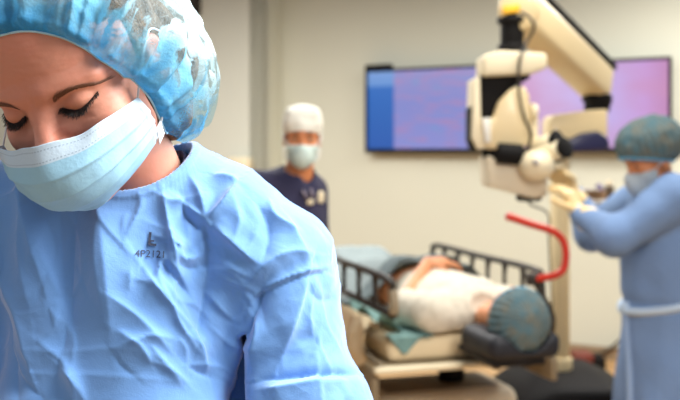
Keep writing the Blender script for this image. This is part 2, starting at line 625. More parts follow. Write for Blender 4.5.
# ================================================================== STRUCTURE
WD = L3((.883, -.469, 0)); WN = L3((-.469, -.883, 0))      # along the back wall, out of it
P0 = W(282, 153, 8.40); P0[2] = 0
def wallbox(a, b, z0, z1, t, mat, name):
    """a wall from a to b, its visible face along a-b, thickness behind"""
    a = L3((a[0], a[1], 0)); b = L3((b[0], b[1], 0))
    back = -nrm(np.cross(L3((0, 0, 1)), b - a)) * -t
    n = nrm(np.cross(b - a, L3((0, 0, 1))))
    if n.dot(L3((0, 0, 1.5)) * 0 - (a + b) / 2) > 0:
        n = -n
    q = [a, b, b + n * t, a + n * t]
    V = np.array([x + L3((0, 0, z)) for z in (z0, z1) for x in q])
    F = [[0, 1, 2, 3], [7, 6, 5, 4], [0, 4, 5, 1], [1, 5, 6, 2], [2, 6, 7, 3], [3, 7, 4, 0]]
    bm = bmesh.new()
    vs = [bm.verts.new(v) for v in V]
    for f in F:
        bm.faces.new([vs[i] for i in f])
    bmesh.ops.recalc_face_normals(bm, faces=list(bm.faces))
    return struct(name, from_bm(bm), mat)

PEND = P0 + WD * 6.5
S_ = .34
PR = P0 + WN * S_
wallbox(P0, PEND, 0, 3.1, .12, M['wall'], 'wall_back')
wallbox(PR, P0, 0, 3.1, .12, M['wall'], 'wall_return')
wallbox(PR - WD * 8.0, PR, 0, 3.1, .12, M['wall2'], 'wall_left')
struct('floor', box((-7, -1.6, -.1), (7, 13, 0)), M['floor'])
def skirting(a, b, n, name):
    a, b = L3(a), L3(b)
    q = [a + n * .001, b + n * .001, b + n * .013, a + n * .013]
    struct(name, prism([x + L3((0, 0, .001)) for x in q], (0, 0, .10), .003), M['base'])
skirting(P0, PEND, WN, 'baseboard_back')
skirting(PR - WD * 8.0, PR, WN, 'baseboard_left')

def onwall(px, py, d=0.0, base=P0):
    """the point of the back wall (moved d out of it) seen at (px, py)"""
    u = (px - 340) / 944.4
    p = base + WN * d
    # p + s WD: x = u y
    s = (u * p[1] - p[0]) / (WD[0] - u * WD[1])
    q = p + WD * s
    q[2] = 1.55 - (py - 153) / 944.4 * q[1]
    return q

RW = np.stack([WD, -WN, L3((0, 0, 1))], 1)
def wallthing_box(c, w, h, d, r):
    """box centred c, w along the wall, d out of it, h high"""
    return rbox(c, (w / 2, d / 2, h / 2), r, RW)

# ================================================================== MONITORS
def screen_mat(name, kind):
    m = bpy.data.materials.new(name); m.use_nodes = True
    nt = m.node_tree; N = nt.nodes; Lk = nt.links
    b = N['Principled BSDF']; b.inputs['Base Color'].default_value = (.02, .02, .03, 1); b.inputs['Roughness'].default_value = .25
    tc = N.new('ShaderNodeTexCoord'); sp = N.new('ShaderNodeSeparateXYZ'); Lk.new(tc.outputs['UV'], sp.inputs[0])
    def ramp(src, stops, interp='LINEAR'):
        r = N.new('ShaderNodeValToRGB'); r.color_ramp.interpolation = interp
        el = r.color_ramp.elements
        while len(el) < len(stops):
            el.new(0.5)
        for e, (p, c) in zip(el, stops):
            e.position = p; e.color = c
        Lk.new(src, r.inputs[0]); return r.outputs[0]
    def mix(f, a, c, val=None):
        x = N.new('ShaderNodeMix'); x.data_type = 'RGBA'
        if f is None: x.inputs['Factor'].default_value = val
        else: Lk.new(f, x.inputs['Factor'])
        for i, q in (('A', a), ('B', c)):
            if isinstance(q, tuple): x.inputs[i].default_value = q
            else: Lk.new(q, x.inputs[i])
        return x.outputs['Result']
    def noise(sx, sy, sc, det=3):
        mp = N.new('ShaderNodeMapping'); mp.inputs['Scale'].default_value = (sx, sy, 1); Lk.new(tc.outputs['UV'], mp.inputs[0])
        z = N.new('ShaderNodeTexNoise'); z.inputs['Scale'].default_value = sc; z.inputs['Detail'].default_value = det
        Lk.new(mp.outputs[0], z.inputs[0]); return z
    if kind == 0:
        body = ramp(sp.outputs['Y'], [(0, srgb(134, 138, 204)), (.55, srgb(126, 132, 198)), (1, srgb(138, 134, 192))])
        z = noise(2.2, 5.5, 2.4); f = ramp(z.outputs[0], [(.50, (0, 0, 0, 1)), (.64, (.75, .75, .75, 1))])
        body = mix(f, body, srgb(166, 128, 178))
        z2 = noise(3, 8, 2.1); f2 = ramp(z2.outputs[0], [(.60, (0, 0, 0, 1)), (.70, (.8, .8, .8, 1))])
        body = mix(f2, body, srgb(98, 150, 200))
        side = ramp(sp.outputs['Y'], [(0, srgb(14, 84, 170)), (.4, srgb(10, 92, 176)), (.8, srgb(4, 98, 184)), (.82, srgb(90, 140, 205)), (1, srgb(110, 150, 210))], 'LINEAR')
        cut = ramp(sp.outputs['X'], [(.205, (0, 0, 0, 1)), (.215, (1, 1, 1, 1))])
        colr = mix(cut, side, body)
    else:
        colr = ramp(sp.outputs['X'], [(0, srgb(206, 162, 208)), (.25, srgb(204, 178, 226)), (.6, srgb(194, 174, 228)), (.85, srgb(196, 152, 212)), (1, srgb(186, 128, 178))])
        z = noise(1.4, 1.4, 1.6, 2); f = ramp(z.outputs[0], [(.4, (0, 0, 0, 1)), (.75, (.7, .7, .7, 1))])
        colr = mix(f, colr, srgb(200, 140, 178))
    Lk.new(colr, b.inputs['Emission Color']); b.inputs['Emission Strength'].default_value = 1.0
    return m

def monitor(pl, pr, ytl, ybl, label, kind, topbox):
    d = .09
    tl = onwall(pl, ytl, d); bl = onwall(pl, ybl, d)
    br = onwall(pr, ybl, d)
    w = np.linalg.norm((br - bl)[:2]); z0, z1 = bl[2], tl[2]; h = z1 - z0
    c = (bl + br) / 2; c[2] = (z0 + z1) / 2
    t = thing('wall_monitor', label, 'monitor', c)
    obj('housing', wallthing_box(c - WN * .012, w - .01, h - .01, .036, .01), M['black'], t, c, smooth='auto')
    bz = .022
    def bar(dx, dz, ww, hh):
        return wallthing_box(c + WD * dx + L3((0, 0, dz)) + WN * .014, ww, hh, .024, .004)
    obj('bezel', merge(bar(0, h / 2 - bz / 2, w, bz), bar(0, -h / 2 + bz * .8, w, bz * 1.6), bar(-w / 2 + bz / 2, 0, bz, h), bar(w / 2 - bz / 2, 0, bz, h)), M['black'], t, c, smooth='auto')
    sw, sh = w - 2 * bz, h - 2.6 * bz
    cc = c + L3((0, 0, .3 * bz)) + WN * .012
    V = [cc + WD * (sx * sw / 2) + L3((0, 0, sz * sh / 2)) for sx, sz in ((-1, -1), (1, -1), (1, 1), (-1, 1))]
    s = obj('screen', (np.array(V), [[0, 1, 2, 3]]), screen_mat('screen_image', kind), t, c, smooth=False, label='lit lavender screen' if kind else 'lit blue and lavender screen')
    uv = s.data.uv_layers.new(name='UVMap')
    for i, q in enumerate(((0, 0), (1, 0), (1, 1), (0, 1))):
        uv.data[i].uv = q
    obj('wall_mount', wallthing_box(c - WN * .055, .3, .25, .07, .006), M['dark'], t, c, smooth='auto')
    if topbox:
        cb = onwall(379, 69, d + .03); cb[2] = z1 + .012
        obj('camera_bar', wallthing_box(cb, .24, .05, .06, .01), M['black'], t, cb, smooth='auto')
    return t
monitor(366, 503, 70, 153, 'wall monitor with a blue strip and lavender text, black camera bar on its upper edge', 0, True)
monitor(519, 672, 63.5, 152.5, 'wall monitor with a plain lavender and pink picture behind the surgical microscope', 1, False)

# small fittings on the left wall
c = onwall(193, 2, .03, PR); 
t = thing('door_closer', 'small dark metal fitting high on the pale wall beside the woman in the cap', 'fitting', c)
obj('housing', wallthing_box(c + L3((0, 0, .07)), .10, .34, .055, .012), M['dark'], t, c, smooth='auto')
obj('mounting_plate', wallthing_box(c + L3((0, 0, .07)) - WN * .027, .13, .37, .008, .003), M['black'], t, c, smooth='auto')
c = onwall(240, 164, .06, PR)
t = thing('wall_dispenser', 'cream wall dispenser on the pale wall behind the masked man\'s shoulder', 'dispenser', c)
obj('housing', wallthing_box(c, .22, .12, .11, .03), M['cream2'], t, c)
obj('nozzle', wallthing_box(c - L3((0, 0, .07)) + WN * .02, .07, .04, .05, .01), M['beige'], t, c)

# ================================================================== WOMAN IN THE BLUE GOWN (nearest figure)
E_ = L3((-.2725, .863, 1.5905))
MB = head_basis(math.radians(12), math.radians(30), math.radians(11.5))
HZ = 1.03
M_ = MB * HZ
class Woman(Pose):
    hz = HZ
    def face(self, q):
        q = q.copy(); q[:, 2] = np.interp(q[:, 2], [-.3, 0, .03, .09, .3], [-.33, 0, .040, .09, .3])
        return head_sdf(q, True)
J = Woman()
J.s = .88; J.ts = .84; J.hs = .95; J.shut = True
J.E = E_; J.M = MB
face = J.face
J.T = np.stack([nrm((1, -.06, 0)), nrm((-.06, -1, 0)), L3((0, 0, 1))], 1)
J.neck = L3((-.205, 1.045, 1.475))
J.chest = L3((-.232, 1.035, 1.27)); J.pel = L3((-.232, 1.05, .96))
J.sh = [L3((-.068, 1.02, 1.430)), L3((-.392, 1.03, 1.470))]
J.el = [L3((-.035, .985, 1.15)), L3((-.445, .99, 1.15))]
J.wr = [L3((-.15, .80, 1.05)), L3((-.33, .79, 1.05))]
J.hand = [((-.4, -.9, -.25), (-.5, .1, -.8), (-.6, -.6, .5), .5), ((.4, -.9, -.25), (.5, .1, -.8), (.6, -.6, .5), .5)]
J.hip = [L3((-.15, 1.05, .92)), L3((-.315, 1.05, .92))]
J.kn = [L3((-.145, 1.03, .50)), L3((-.32, 1.04, .50))]
J.an = [L3((-.14, 1.06, .09)), L3((-.325, 1.07, .09))]
J.toe = [L3((-.125, .90, .04)), L3((-.34, .91, .04))]

def h2w(x, y, z):
    return E_ + M_ @ L3((x, y, z))

def face_y(x, z, lo=-.12, hi=.07):
    """forward coordinate of the face at head position x, z (arrays)"""
    a = np.full(len(x), hi); b = np.full(len(x), lo)
    for _ in range(26):
        m = (a + b) / 2
        d = face(np.stack([x, m, z], 1))
        b = np.where(d < 0, m, b); a = np.where(d < 0, a, m)
    return (a + b) / 2

woman = thing('person', 'woman in a blue surgical gown looking down, light blue mask and bouffant cap', 'person', (-.232, 1.05, 0))
fx, fy, fz = (-.37, -.16, .0012), (.82, 1.0, .0012), (1.50, 1.69, .0012)
V, Q = net(lambda p: body_sdf(J, p), axis(-.56, .06, .008, [(-.375, -.15, .0013)]), axis(.60, 1.24, .008, [(.81, .97, .0013)]), axis(-.01, 1.80, .008, [(1.475, 1.69, .0013)]))
print('woman body', len(V))
# fine skin relief: brow furrows
q = J.q(V)
near = (q[:, 1] > -.05) & (q[:, 2] > -.02)
N = normals(V, Q)
V[near] += N[near] * (.00022 * vnoise(q[near] * L3((1, 1, 3)), .006, 3) + .0005 * vnoise(q[near], .03, 5))[:, None]
body = obj('body', (V, Q), M['skin'], woman, J.chest)

# lashes, brows
def strands(pts_dirs, r0, seg=5):
    g = []
    for path, r in pts_dirs:
        g.append(tube(path, [r, r * .75, r * .2], 5))
    return merge(*g)

for sx in (-1, 1):
    hs = []
    margin = smooth_path([(.0185, -.004, -.0030), (.026, .0000, -.0075), (.0335, .0012, -.0092), (.041, -.003, -.0072), (.0500, -.0125, -.0015)], 24)
    mp = []
    for x, y, z in margin:
        yy = face_y(np.array([sx * x]), np.array([z]))[0]
        mp.append((x, yy + .0006, z))
    mp = np.array(mp)
    n = len(mp)
    for i in range(0, n):
        t = i / (n - 1)
        for rep in range(2):
            x, y, z = mp[i] + RNG.normal(size=3) * .0006
            ln = (.0055 + .0040 * math.sin(math.pi * min(1, t * .9 + .12))) * RNG.uniform(.75, 1.1)
            sp = (t - .45) * 1.3 + RNG.normal() * .12
            d = nrm((sp * .7, .85, -.75 - .25 * RNG.random()))
            pts = [h2w(sx * (x + d[0] * ln * k), y + d[1] * ln * k, z + d[2] * ln * k + .0022 * k * k) for k in (0, .35, .7, 1)]
            hs.append((pts, .00030))
    c = h2w(sx * .0315, 0, -.01)
    obj('eyelash', strands(hs, 0), M['lash'], woman, c)
    obj('lid_line', tube([h2w(sx * a, b, z) for a, b, z in mp], [.0003, .0007, .0009, .0007, .0004], 6), M['lash'], woman, c, label='dark line along the lowered eyelid')
    hs = []
    bl = smooth_path([(.0180, 0, .0060), (.025, 0, .0090), (.033, 0, .0112), (.043, 0, .0105), (.054, 0, .0050)], 40)
    m = len(bl)
    for i in range(m):
        t = i / (m - 1)
        wd = .0026 * (1 - .55 * t) * min(1, .55 + t * 3)
        for rep in range(2):
            o = RNG.uniform(-1, 1) * wd
            x, z = bl[i][0], bl[i][2] + o
            ln = RNG.uniform(.005, .008)
            ang = (1.0 - 1.35 * t) - o / .004 * .25 + RNG.normal() * .1
            ks = (0, .5, 1)
            X = np.array([sx * (x + math.cos(ang) * ln * k) for k in ks]); Z = np.array([z + math.sin(ang) * ln * k for k in ks])
            Y = face_y(X, Z) + .0003 + np.array([0, .0006, .0003])
            hs.append(([h2w(a, b, cc) for a, b, cc in zip(X, Y, Z)], .00021))
    obj('eyebrow', strands(hs, 0), M['brow'], woman, h2w(sx * .03, .0, .02))

# hair gathered under the cap
def hair_sdf(p):
    q = J.q(p)
    d = ell(q, (-.003, -.099, .045), (.079, .097, .092))
    d = smin(d, ell(q, (.01, -.165, -.035), (.062, .05, .062)), .05)
    d = smin(d, ell(q, (.034, -.112, -.070), (.046, .042, .045)), .03)
    d = d + .004 * np.sin(q[:, 0] * 260 + 6 * np.sin(q[:, 1] * 40)) * .5 + .006 * vnoise(q, .03, 9)
    d = smax(d, -(q @ nrm((0, -.853, .521)) - .043) , .01)      # kept behind the hairline
    d = smax(d, -ell(q, (0, -.030, -.04), (.12, .055, .105)), .01)
    return d
V, Q = net(hair_sdf, axis(-.42, -.05, .004), axis(.82, 1.16, .004), axis(1.46, 1.80, .004))
obj('hair', (V, Q), M['hair'], woman, E_ + M_ @ L3((0, -.1, .05)))

# ---- bouffant cap: a gathered edge round the hairline, a puffed bag behind
def cap_mat():
    m = bpy.data.materials.new('bouffant_cloth'); m.use_nodes = True
    nt = m.node_tree; N = nt.nodes; Lk = nt.links
    b = N['Principled BSDF']; out = N['Material Output']
    uv = N.new('ShaderNodeUVMap'); sp = N.new('ShaderNodeSeparateXYZ'); Lk.new(uv.outputs[0], sp.inputs[0])
    tc = N.new('ShaderNodeTexCoord')
    nz = N.new('ShaderNodeTexNoise'); nz.inputs['Scale'].default_value = 22; nz.inputs['Detail'].default_value = 4; nz.inputs['Distortion'].default_value = 1.2
    Lk.new(tc.outputs['Object'], nz.inputs['Vector'])
    fib = N.new('ShaderNodeTexNoise'); fib.inputs['Scale'].default_value = 420; fib.inputs['Detail'].default_value = 3
    Lk.new(tc.outputs['Object'], fib.inputs['Vector'])
    # doubled cloth near the elastic edge is a deeper blue
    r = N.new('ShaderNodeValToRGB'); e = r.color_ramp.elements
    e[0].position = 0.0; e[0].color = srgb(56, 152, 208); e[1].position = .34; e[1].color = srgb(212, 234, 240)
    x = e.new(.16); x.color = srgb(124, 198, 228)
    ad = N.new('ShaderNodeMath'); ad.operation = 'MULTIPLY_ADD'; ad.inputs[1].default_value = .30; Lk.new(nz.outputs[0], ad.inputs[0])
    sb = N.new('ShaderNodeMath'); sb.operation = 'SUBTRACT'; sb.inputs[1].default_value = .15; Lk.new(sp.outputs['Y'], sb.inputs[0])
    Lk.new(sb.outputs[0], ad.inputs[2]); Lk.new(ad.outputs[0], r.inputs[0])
    Lk.new(r.outputs[0], b.inputs['Base Color']); b.inputs['Roughness'].default_value = .7
    tr = N.new('ShaderNodeBsdfTranslucent'); Lk.new(r.outputs[0], tr.inputs[0])
    m1 = N.new('ShaderNodeMixShader'); m1.inputs[0].default_value = .35
    Lk.new(b.outputs[0], m1.inputs[1]); Lk.new(tr.outputs[0], m1.inputs[2])
    tp = N.new('ShaderNodeBsdfTransparent'); tp.inputs[0].default_value = (.80, .93, 1, 1)
    m2 = N.new('ShaderNodeMixShader')
    # single thin layers let the hair show, doubled folds do not
    mr = N.new('ShaderNodeMapRange'); mr.inputs[1].default_value = .46; mr.inputs[2].default_value = .53; mr.inputs[3].default_value = .04; mr.inputs[4].default_value = .85
    Lk.new(nz.outputs[0], mr.inputs[0])
    ed = N.new('ShaderNodeMapRange'); ed.inputs[1].default_value = .08; ed.inputs[2].default_value = .20; ed.inputs[3].default_value = .15; ed.inputs[4].default_value = 1.0
    Lk.new(sp.outputs['Y'], ed.inputs[0])
    mu = N.new('ShaderNodeMath'); mu.operation = 'MULTIPLY'; Lk.new(mr.outputs[0], mu.inputs[0]); Lk.new(ed.outputs[0], mu.inputs[1])
    fm = N.new('ShaderNodeMath'); fm.operation = 'MULTIPLY_ADD'; fm.inputs[1].default_value = .5; fm.inputs[2].default_value = -.25
    Lk.new(fib.outputs[0], fm.inputs[0])
    at = N.new('ShaderNodeAttribute'); at.attribute_name = 'thin'
    mu2 = N.new('ShaderNodeMath'); mu2.operation = 'MULTIPLY_ADD'; mu2.inputs[1].default_value = .9; Lk.new(at.outputs['Fac'], mu2.inputs[0]); Lk.new(mu.outputs[0], mu2.inputs[2])
    ad2 = N.new('ShaderNodeMath'); ad2.operation = 'ADD'; ad2.use_clamp = True; Lk.new(mu2.outputs[0], ad2.inputs[0]); Lk.new(fm.outputs[0], ad2.inputs[1])
    Lk.new(ad2.outputs[0], m2.inputs[0]); Lk.new(m1.outputs[0], m2.inputs[1]); Lk.new(tp.outputs[0], m2.inputs[2])
    bp = N.new('ShaderNodeBump'); bp.inputs['Strength'].default_value = .25; bp.inputs['Distance'].default_value = .004
    Lk.new(fib.outputs[0], bp.inputs['Height']); Lk.new(bp.outputs[0], b.inputs['Normal'])
    Lk.new(m2.outputs[0], out.inputs[0])
    return m

CE = [(0, .003, .074), (.0225, -.0005, .0705), (.0425, -.0090, .057), (.0525, -.0165, .043), (.0620, -.0240, .026), (.0660, -.0350, .008), (.0700, -.0470, -.012), (.0725, -.0550, -.034), (.0715, -.058, -.056), (.0660, -.068, -.076), (.050, -.098, -.090), (.027, -.128, -.100), (0, -.142, -.103)]
loop = CE + [(-x, y, z) for x, y, z in CE[-2:0:-1]]
loop = smooth_path(loop, 24, closed=True)          # the edge, head coordinates
NL = len(loop); NV = 90
# finer pleats need a finer loop: resample
for _ in range(10):                                    # where it lies on the face, bring it down onto the skin
    d = face(loop); e = 1e-4
    g = np.stack([face(loop + L3(x) * e) - d for x in ((1, 0, 0), (0, 1, 0), (0, 0, 1))], 1) / e
    loop = loop - g * (np.where((np.abs(d) < .010) & (loop[:, 2] > -.005), d - .0008, 0) * .7)[:, None]
tt = np.linspace(0, NL, 760, endpoint=False)
lp = np.stack([np.interp(tt, np.arange(NL + 1), np.r_[loop[:, d], loop[0, d]]) for d in range(3)], 1)
cc = L3((.012, -.108, .020)); RB = L3((.093, .119, .127))
pole = nrm((.10, -.86, .50))
vv = np.linspace(0, 1, NV)
grid = []
ed = lp - cc; er = np.linalg.norm(ed, axis=1); edn = ed / er[:, None]
for v in vv:
    om = np.arccos(np.clip(edn @ pole, -1, 1))
    dr = (np.sin((1 - v) * om) / np.sin(om))[:, None] * edn + (np.sin(v * om) / np.sin(om))[:, None] * pole
    Rb = 1 / np.sqrt(((dr / RB) ** 2).sum(1))
    # sag of the loose bag towards the nape
    low = np.clip(-(dr[:, 2]) - .1, 0, 1)
    Rb = Rb * (1 + .36 * low * np.clip(-dr[:, 1] * 2 + .8, 0, 1))
    Rb = Rb * (1 - .085 * np.exp(-((dr - nrm((.70, -.50, .50))) ** 2).sum(1) / .35))
    s = 1 - np.exp(-v / .085)
    r = er * (1 - s) + Rb * s
    grid.append(cc + dr * r[:, None])
G = np.array(grid)                                   # NV x 760 x 3
ph = np.linspace(0, 2 * math.pi, 760, endpoint=False)
nf = G - cc; nf /= np.linalg.norm(nf, axis=2)[..., None]
PT = G.reshape(-1, 3)
SP = np.stack([np.broadcast_to(np.cos(ph) * .11, (NV, 760)), np.broadcast_to(np.sin(ph) * .11, (NV, 760)), np.broadcast_to(vv[:, None] * .07, (NV, 760))], 2).reshape(-1, 3)
cr1 = crumple(SP, .042, 31).reshape(NV, 760); cr2 = crumple(PT, .020, 32).reshape(NV, 760); lg = vnoise(PT, .05, 33).reshape(NV, 760)
pl = np.sin(ph * 46 + 2.5 * np.sin(ph * 7)) + .6 * np.sin(ph * 83 + 3 * np.sin(ph * 5))
pl2 = np.sin(ph * 19 + 2 * np.sin(ph * 4) + 1) + .6 * np.sin(ph * 31 + 1.7 * np.sin(ph * 9))
V1 = vv[:, None]
disp = .0011 * pl[None] * np.exp(-V1 / .05) * np.clip(V1 / .025, 0, 1) + .0060 * pl2[None] * (V1 / .10) * np.exp(1 - V1 / .10) * .6
grow = np.clip(V1 / .12, 0, 1)
disp = disp + grow * (.0120 * cr1 + .0035 * cr2 + .005 * lg) * (1 - V1 ** 6)
disp += .004 * np.exp(-((V1 - .035) / .02) ** 2) * np.clip(V1 / .02, 0, 1) + .0002 + .0015 * np.clip(V1 / .03, 0, 1)
G = G + nf * disp[..., None]
Vc = E_ + G.reshape(-1, 3) @ M_.T
Fc = []
for i in range(NV - 1):
    a = np.arange(760); b = (a + 1) % 760
    Fc.append(np.stack([i * 760 + a, i * 760 + b, (i + 1) * 760 + b, (i + 1) * 760 + a], 1))
Fc = np.concatenate(Fc)
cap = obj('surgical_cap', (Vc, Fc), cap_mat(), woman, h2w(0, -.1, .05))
uvl = cap.data.uv_layers.new(name='UVMap')
# the cloth is stretched thin over the knot of hair at the nape
lc = G.reshape(-1, 3)
thin = np.clip(1 - np.linalg.norm((lc - L3((.072, -.115, -.088))) / L3((.075, .08, .060)), axis=1), 0, 1) * 1.6
att = cap.data.attributes.new('thin', 'FLOAT', 'POINT')
att.data.foreach_set('value', np.clip(thin, 0, 1).astype(np.float32))
li = np.zeros(len(cap.data.loops), np.int32); cap.data.loops.foreach_get('vertex_index', li)
uvs = np.stack([(li % 760) / 760, (li // 760) / (NV - 1)], 1).astype(np.float32)
uvl.data.foreach_set('uv', uvs.ravel())
obj('elastic_edge', tube(Vc[:760:2], .0011, 6, closed=True), material('elastic_edge_cloth', srgb(176, 214, 228), .8), cap, h2w(0, .0, .07))

# ---- mask
def mask_mat():
    m = bpy.data.materials.new('mask_paper'); m.use_nodes = True
    nt = m.node_tree; N = nt.nodes; Lk = nt.links
    b = N['Principled BSDF']; b.inputs['Roughness'].default_value = .85; b.inputs['Specular IOR Level'].default_value = .25
    uv = N.new('ShaderNodeUVMap'); sp = N.new('ShaderNodeSeparateXYZ'); Lk.new(uv.outputs[0], sp.inputs[0])
    def math_(op, a, bq=None, cq=None, clamp=False):
        x = N.new('ShaderNodeMath'); x.operation = op; x.use_clamp = clamp
        for i, q in enumerate((a, bq, cq)):
            if q is None: continue
            if isinstance(q, (int, float)): x.inputs[i].default_value = q
            else: Lk.new(q, x.inputs[i])
        return x.outputs[0]
    U, Vv = sp.outputs['X'], sp.outputs['Y']
    def line(src, at, w):
        return math_('LESS_THAN', math_('ABSOLUTE', math_('SUBTRACT', src, at)), w)
    dashU = math_('LESS_THAN', math_('FRACT', math_('MULTIPLY', U, 74)), .55)
    dashV = math_('LESS_THAN', math_('FRACT', math_('MULTIPLY', Vv, 60)), .55)
    row = math_('ADD', line(Vv, .055, .006), line(Vv, .165, .006))
    inU = math_('MULTIPLY', math_('GREATER_THAN', U, .07), math_('LESS_THAN', U, .93))
    row = math_('MULTIPLY', math_('MULTIPLY', row, dashU), inU)
    sd = 0
    side = math_('ADD', math_('ADD', line(U, .935, .003), line(U, .958, .003)), math_('ADD', line(U, .065, .003), line(U, .042, .003)))
    side = math_('MULTIPLY', side, dashV)
    st = math_('ADD', row, side, clamp=True)
    # white inner band turned over the upper edge and the sides
    band = math_('ADD', math_('LESS_THAN', Vv, .19), math_('ADD', math_('GREATER_THAN', U, .97), math_('LESS_THAN', U, .03)), clamp=True)
    mx = N.new('ShaderNodeMix'); mx.data_type = 'RGBA'; Lk.new(band, mx.inputs['Factor'])
    mx.inputs['A'].default_value = srgb(160, 208, 234); mx.inputs['B'].default_value = srgb(200, 222, 240)
    m2 = N.new('ShaderNodeMix'); m2.data_type = 'RGBA'; Lk.new(math_('MULTIPLY', st, .55), m2.inputs['Factor'])
    Lk.new(mx.outputs['Result'], m2.inputs['A']); m2.inputs['B'].default_value = srgb(120, 150, 176)
    Lk.new(m2.outputs['Result'], b.inputs['Base Color'])
    tc = N.new('ShaderNodeTexCoord'); nz = N.new('ShaderNodeTexNoise'); nz.inputs['Scale'].default_value = 300; nz.inputs['Detail'].default_value = 4
    Lk.new(tc.outputs['Object'], nz.inputs['Vector'])
    bp = N.new('ShaderNodeBump'); bp.inputs['Strength'].default_value = .15; bp.inputs['Distance'].default_value = .002
    Lk.new(nz.outputs[0], bp.inputs['Height']); Lk.new(bp.outputs[0], b.inputs['Normal'])
    return m

NU, NVm = 121, 81
uu = np.linspace(-1, 1, NU); vm = np.linspace(0, 1, NVm)
cpath = smooth_path([(0, .0325, -.0190), (0, .041, -.036), (0, .046, -.054), (0, .040, -.076), (0, .024, -.094), (0, .002, -.104)], 20)
spath = smooth_path([(.0670, -.046, -.026), (.0690, -.049, -.038), (.0695, -.050, -.052), (.0685, -.048, -.064), (.0655, -.045, -.075)], 20)
ci = np.linspace(0, 1, len(cpath)); si = np.linspace(0, 1, len(spath))
Gm = np.zeros((NVm, NU, 3))
for j, v in enumerate(vm):
    C = np.array([np.interp(v, ci, cpath[:, d]) for d in range(3)])
    S = np.array([np.interp(v, si, spath[:, d]) for d in range(3)])
    th = np.abs(uu) * math.pi / 2
    a = np.cos(th)
    x = S[0] * np.sin(th) ** (1.0 + .1 * v)
    y = S[1] + (C[1] - S[1]) * a ** (1.05 + .3 * v)
    e = 1.0 + 1.0 * v
    z = S[2] + (C[2] - S[2]) * a ** e
    gap = np.where(uu < 0, np.abs(uu) ** 2.2, 0)          # the far side stands off the cheek
    Gm[j, :, 0] = np.sign(uu) * x - .010 * gap; Gm[j, :, 1] = y + .020 * gap; Gm[j, :, 2] = z - .012 * gap
    if v < .35:
        k = 1 - v / .35
        Gm[j, :, 2] += k * (-.0050 * np.exp(-((np.abs(uu) - .34) / .16) ** 2))
        Gm[j, :, 1] += k * (.0035 * np.exp(-(uu / .12) ** 2) - .004 * np.exp(-((np.abs(uu) - .33) / .15) ** 2))
# pleats: three folds that open in the middle
prof = np.zeros(NVm)
for pv in (.36, .55, .74):
    prof += .0030 * np.where(vm < pv, np.exp((vm - pv) / .05), np.exp(-(vm - pv) / .012))
wside = .35 + .65 * np.abs(uu) ** .8
PTm = Gm.reshape(-1, 3)
dv = prof[:, None] * wside[None] + .0016 * crumple(PTm, .035, 41).reshape(NVm, NU) + .0012 * vnoise(PTm, .02, 42).reshape(NVm, NU)
cen = L3((0, -.06, -.055))
nm = Gm - cen; nm /= np.linalg.norm(nm, axis=2)[..., None]
Gm = Gm + nm * dv[..., None]
P = Gm.reshape(-1, 3)
for _ in range(12):                                   # keep it on the outside of the face
    d = face(P)
    e = 1e-4
    g = np.stack([face(P + L3(x) * e) - d for x in ((1, 0, 0), (0, 1, 0), (0, 0, 1))], 1) / e
    P = P + g * np.maximum(.0022 - d, 0)[:, None] * .8
Pg = P.reshape(NVm, NU, 3); wq = (np.abs(uu) ** 4)[None, :, None]
for _ in range(8):
    sm = Pg.copy(); sm[1:-1] = .25 * Pg[:-2] + .5 * Pg[1:-1] + .25 * Pg[2:]
    Pg = Pg + wq * (sm - Pg)
P = Pg.reshape(-1, 3)
nm = nm.reshape(-1, 3)
Vm = np.concatenate([P, P - nm * .0011])
Fm = []
nn = NU * NVm
for j in range(NVm - 1):
    a = j * NU + np.arange(NU - 1)
    Fm.append(np.stack([a, a + 1, a + NU + 1, a + NU], 1))
Fo = np.concatenate(Fm)
rim = [j * NU for j in range(NVm)]
edge = list(range(NU)) + [j * NU + NU - 1 for j in range(1, NVm)] + [(NVm - 1) * NU + i for i in range(NU - 2, -1, -1)] + [j * NU for j in range(NVm - 2, 0, -1)]
edge = np.array(edge); en = np.roll(edge, -1)
Fs = np.stack([edge, edge + nn, en + nn, en], 1)
Fall = np.concatenate([Fo, Fo[:, ::-1] + nn, Fs])
mask = obj('face_mask', (E_ + Vm @ M_.T, Fall), mask_mat(), woman, h2w(0, .03, -.06))
uvl = mask.data.uv_layers.new(name='UVMap')
li = np.zeros(len(mask.data.loops), np.int32); mask.data.loops.foreach_get('vertex_index', li)
li2 = li % nn
uvl.data.foreach_set('uv', np.stack([(li2 % NU) / (NU - 1), (li2 // NU) / (NVm - 1)], 1).astype(np.float32).ravel())
M['strap'] = material('white_elastic', srgb(228, 232, 236), .8, .02, 20)
for sx in (-1, 1):
    top = P.reshape(NVm, NU, 3)[1, -2 if sx > 0 else 1]; bot = P.reshape(NVm, NU, 3)[NVm - 4, -2 if sx > 0 else 1]
    top = top * L3((1, 1, 1)); 
    pts = [top, (sx * .0725, -.056, -.010), (sx * .080, -.074, .012), (sx * .081, -.094, .019), (sx * .081, -.112, .005), (sx * .080, -.113, -.014)]
    pts2 = [(sx * .080, -.113, -.014), (sx * .082, -.102, -.024), (sx * .081, -.080, -.034), (sx * .0750, -.062, -.054), bot]
    obj('ear_loop', tube([h2w(*p) for p in smooth_path(pts + pts2[1:], 6)], .0011, 8), M['strap'], mask, h2w(sx * .075, -.07, -.02))
    obj('side_tab', prism([h2w(sx * .0665, -.046, -.078), h2w(sx * .0705, -.056, -.072), h2w(sx * .0715, -.057, -.058), h2w(sx * .0690, -.049, -.062)], MB @ L3((sx * .0012, 0, 0)), .0004, 1), M['strap'], mask, h2w(sx * .073, -.055, -.064))

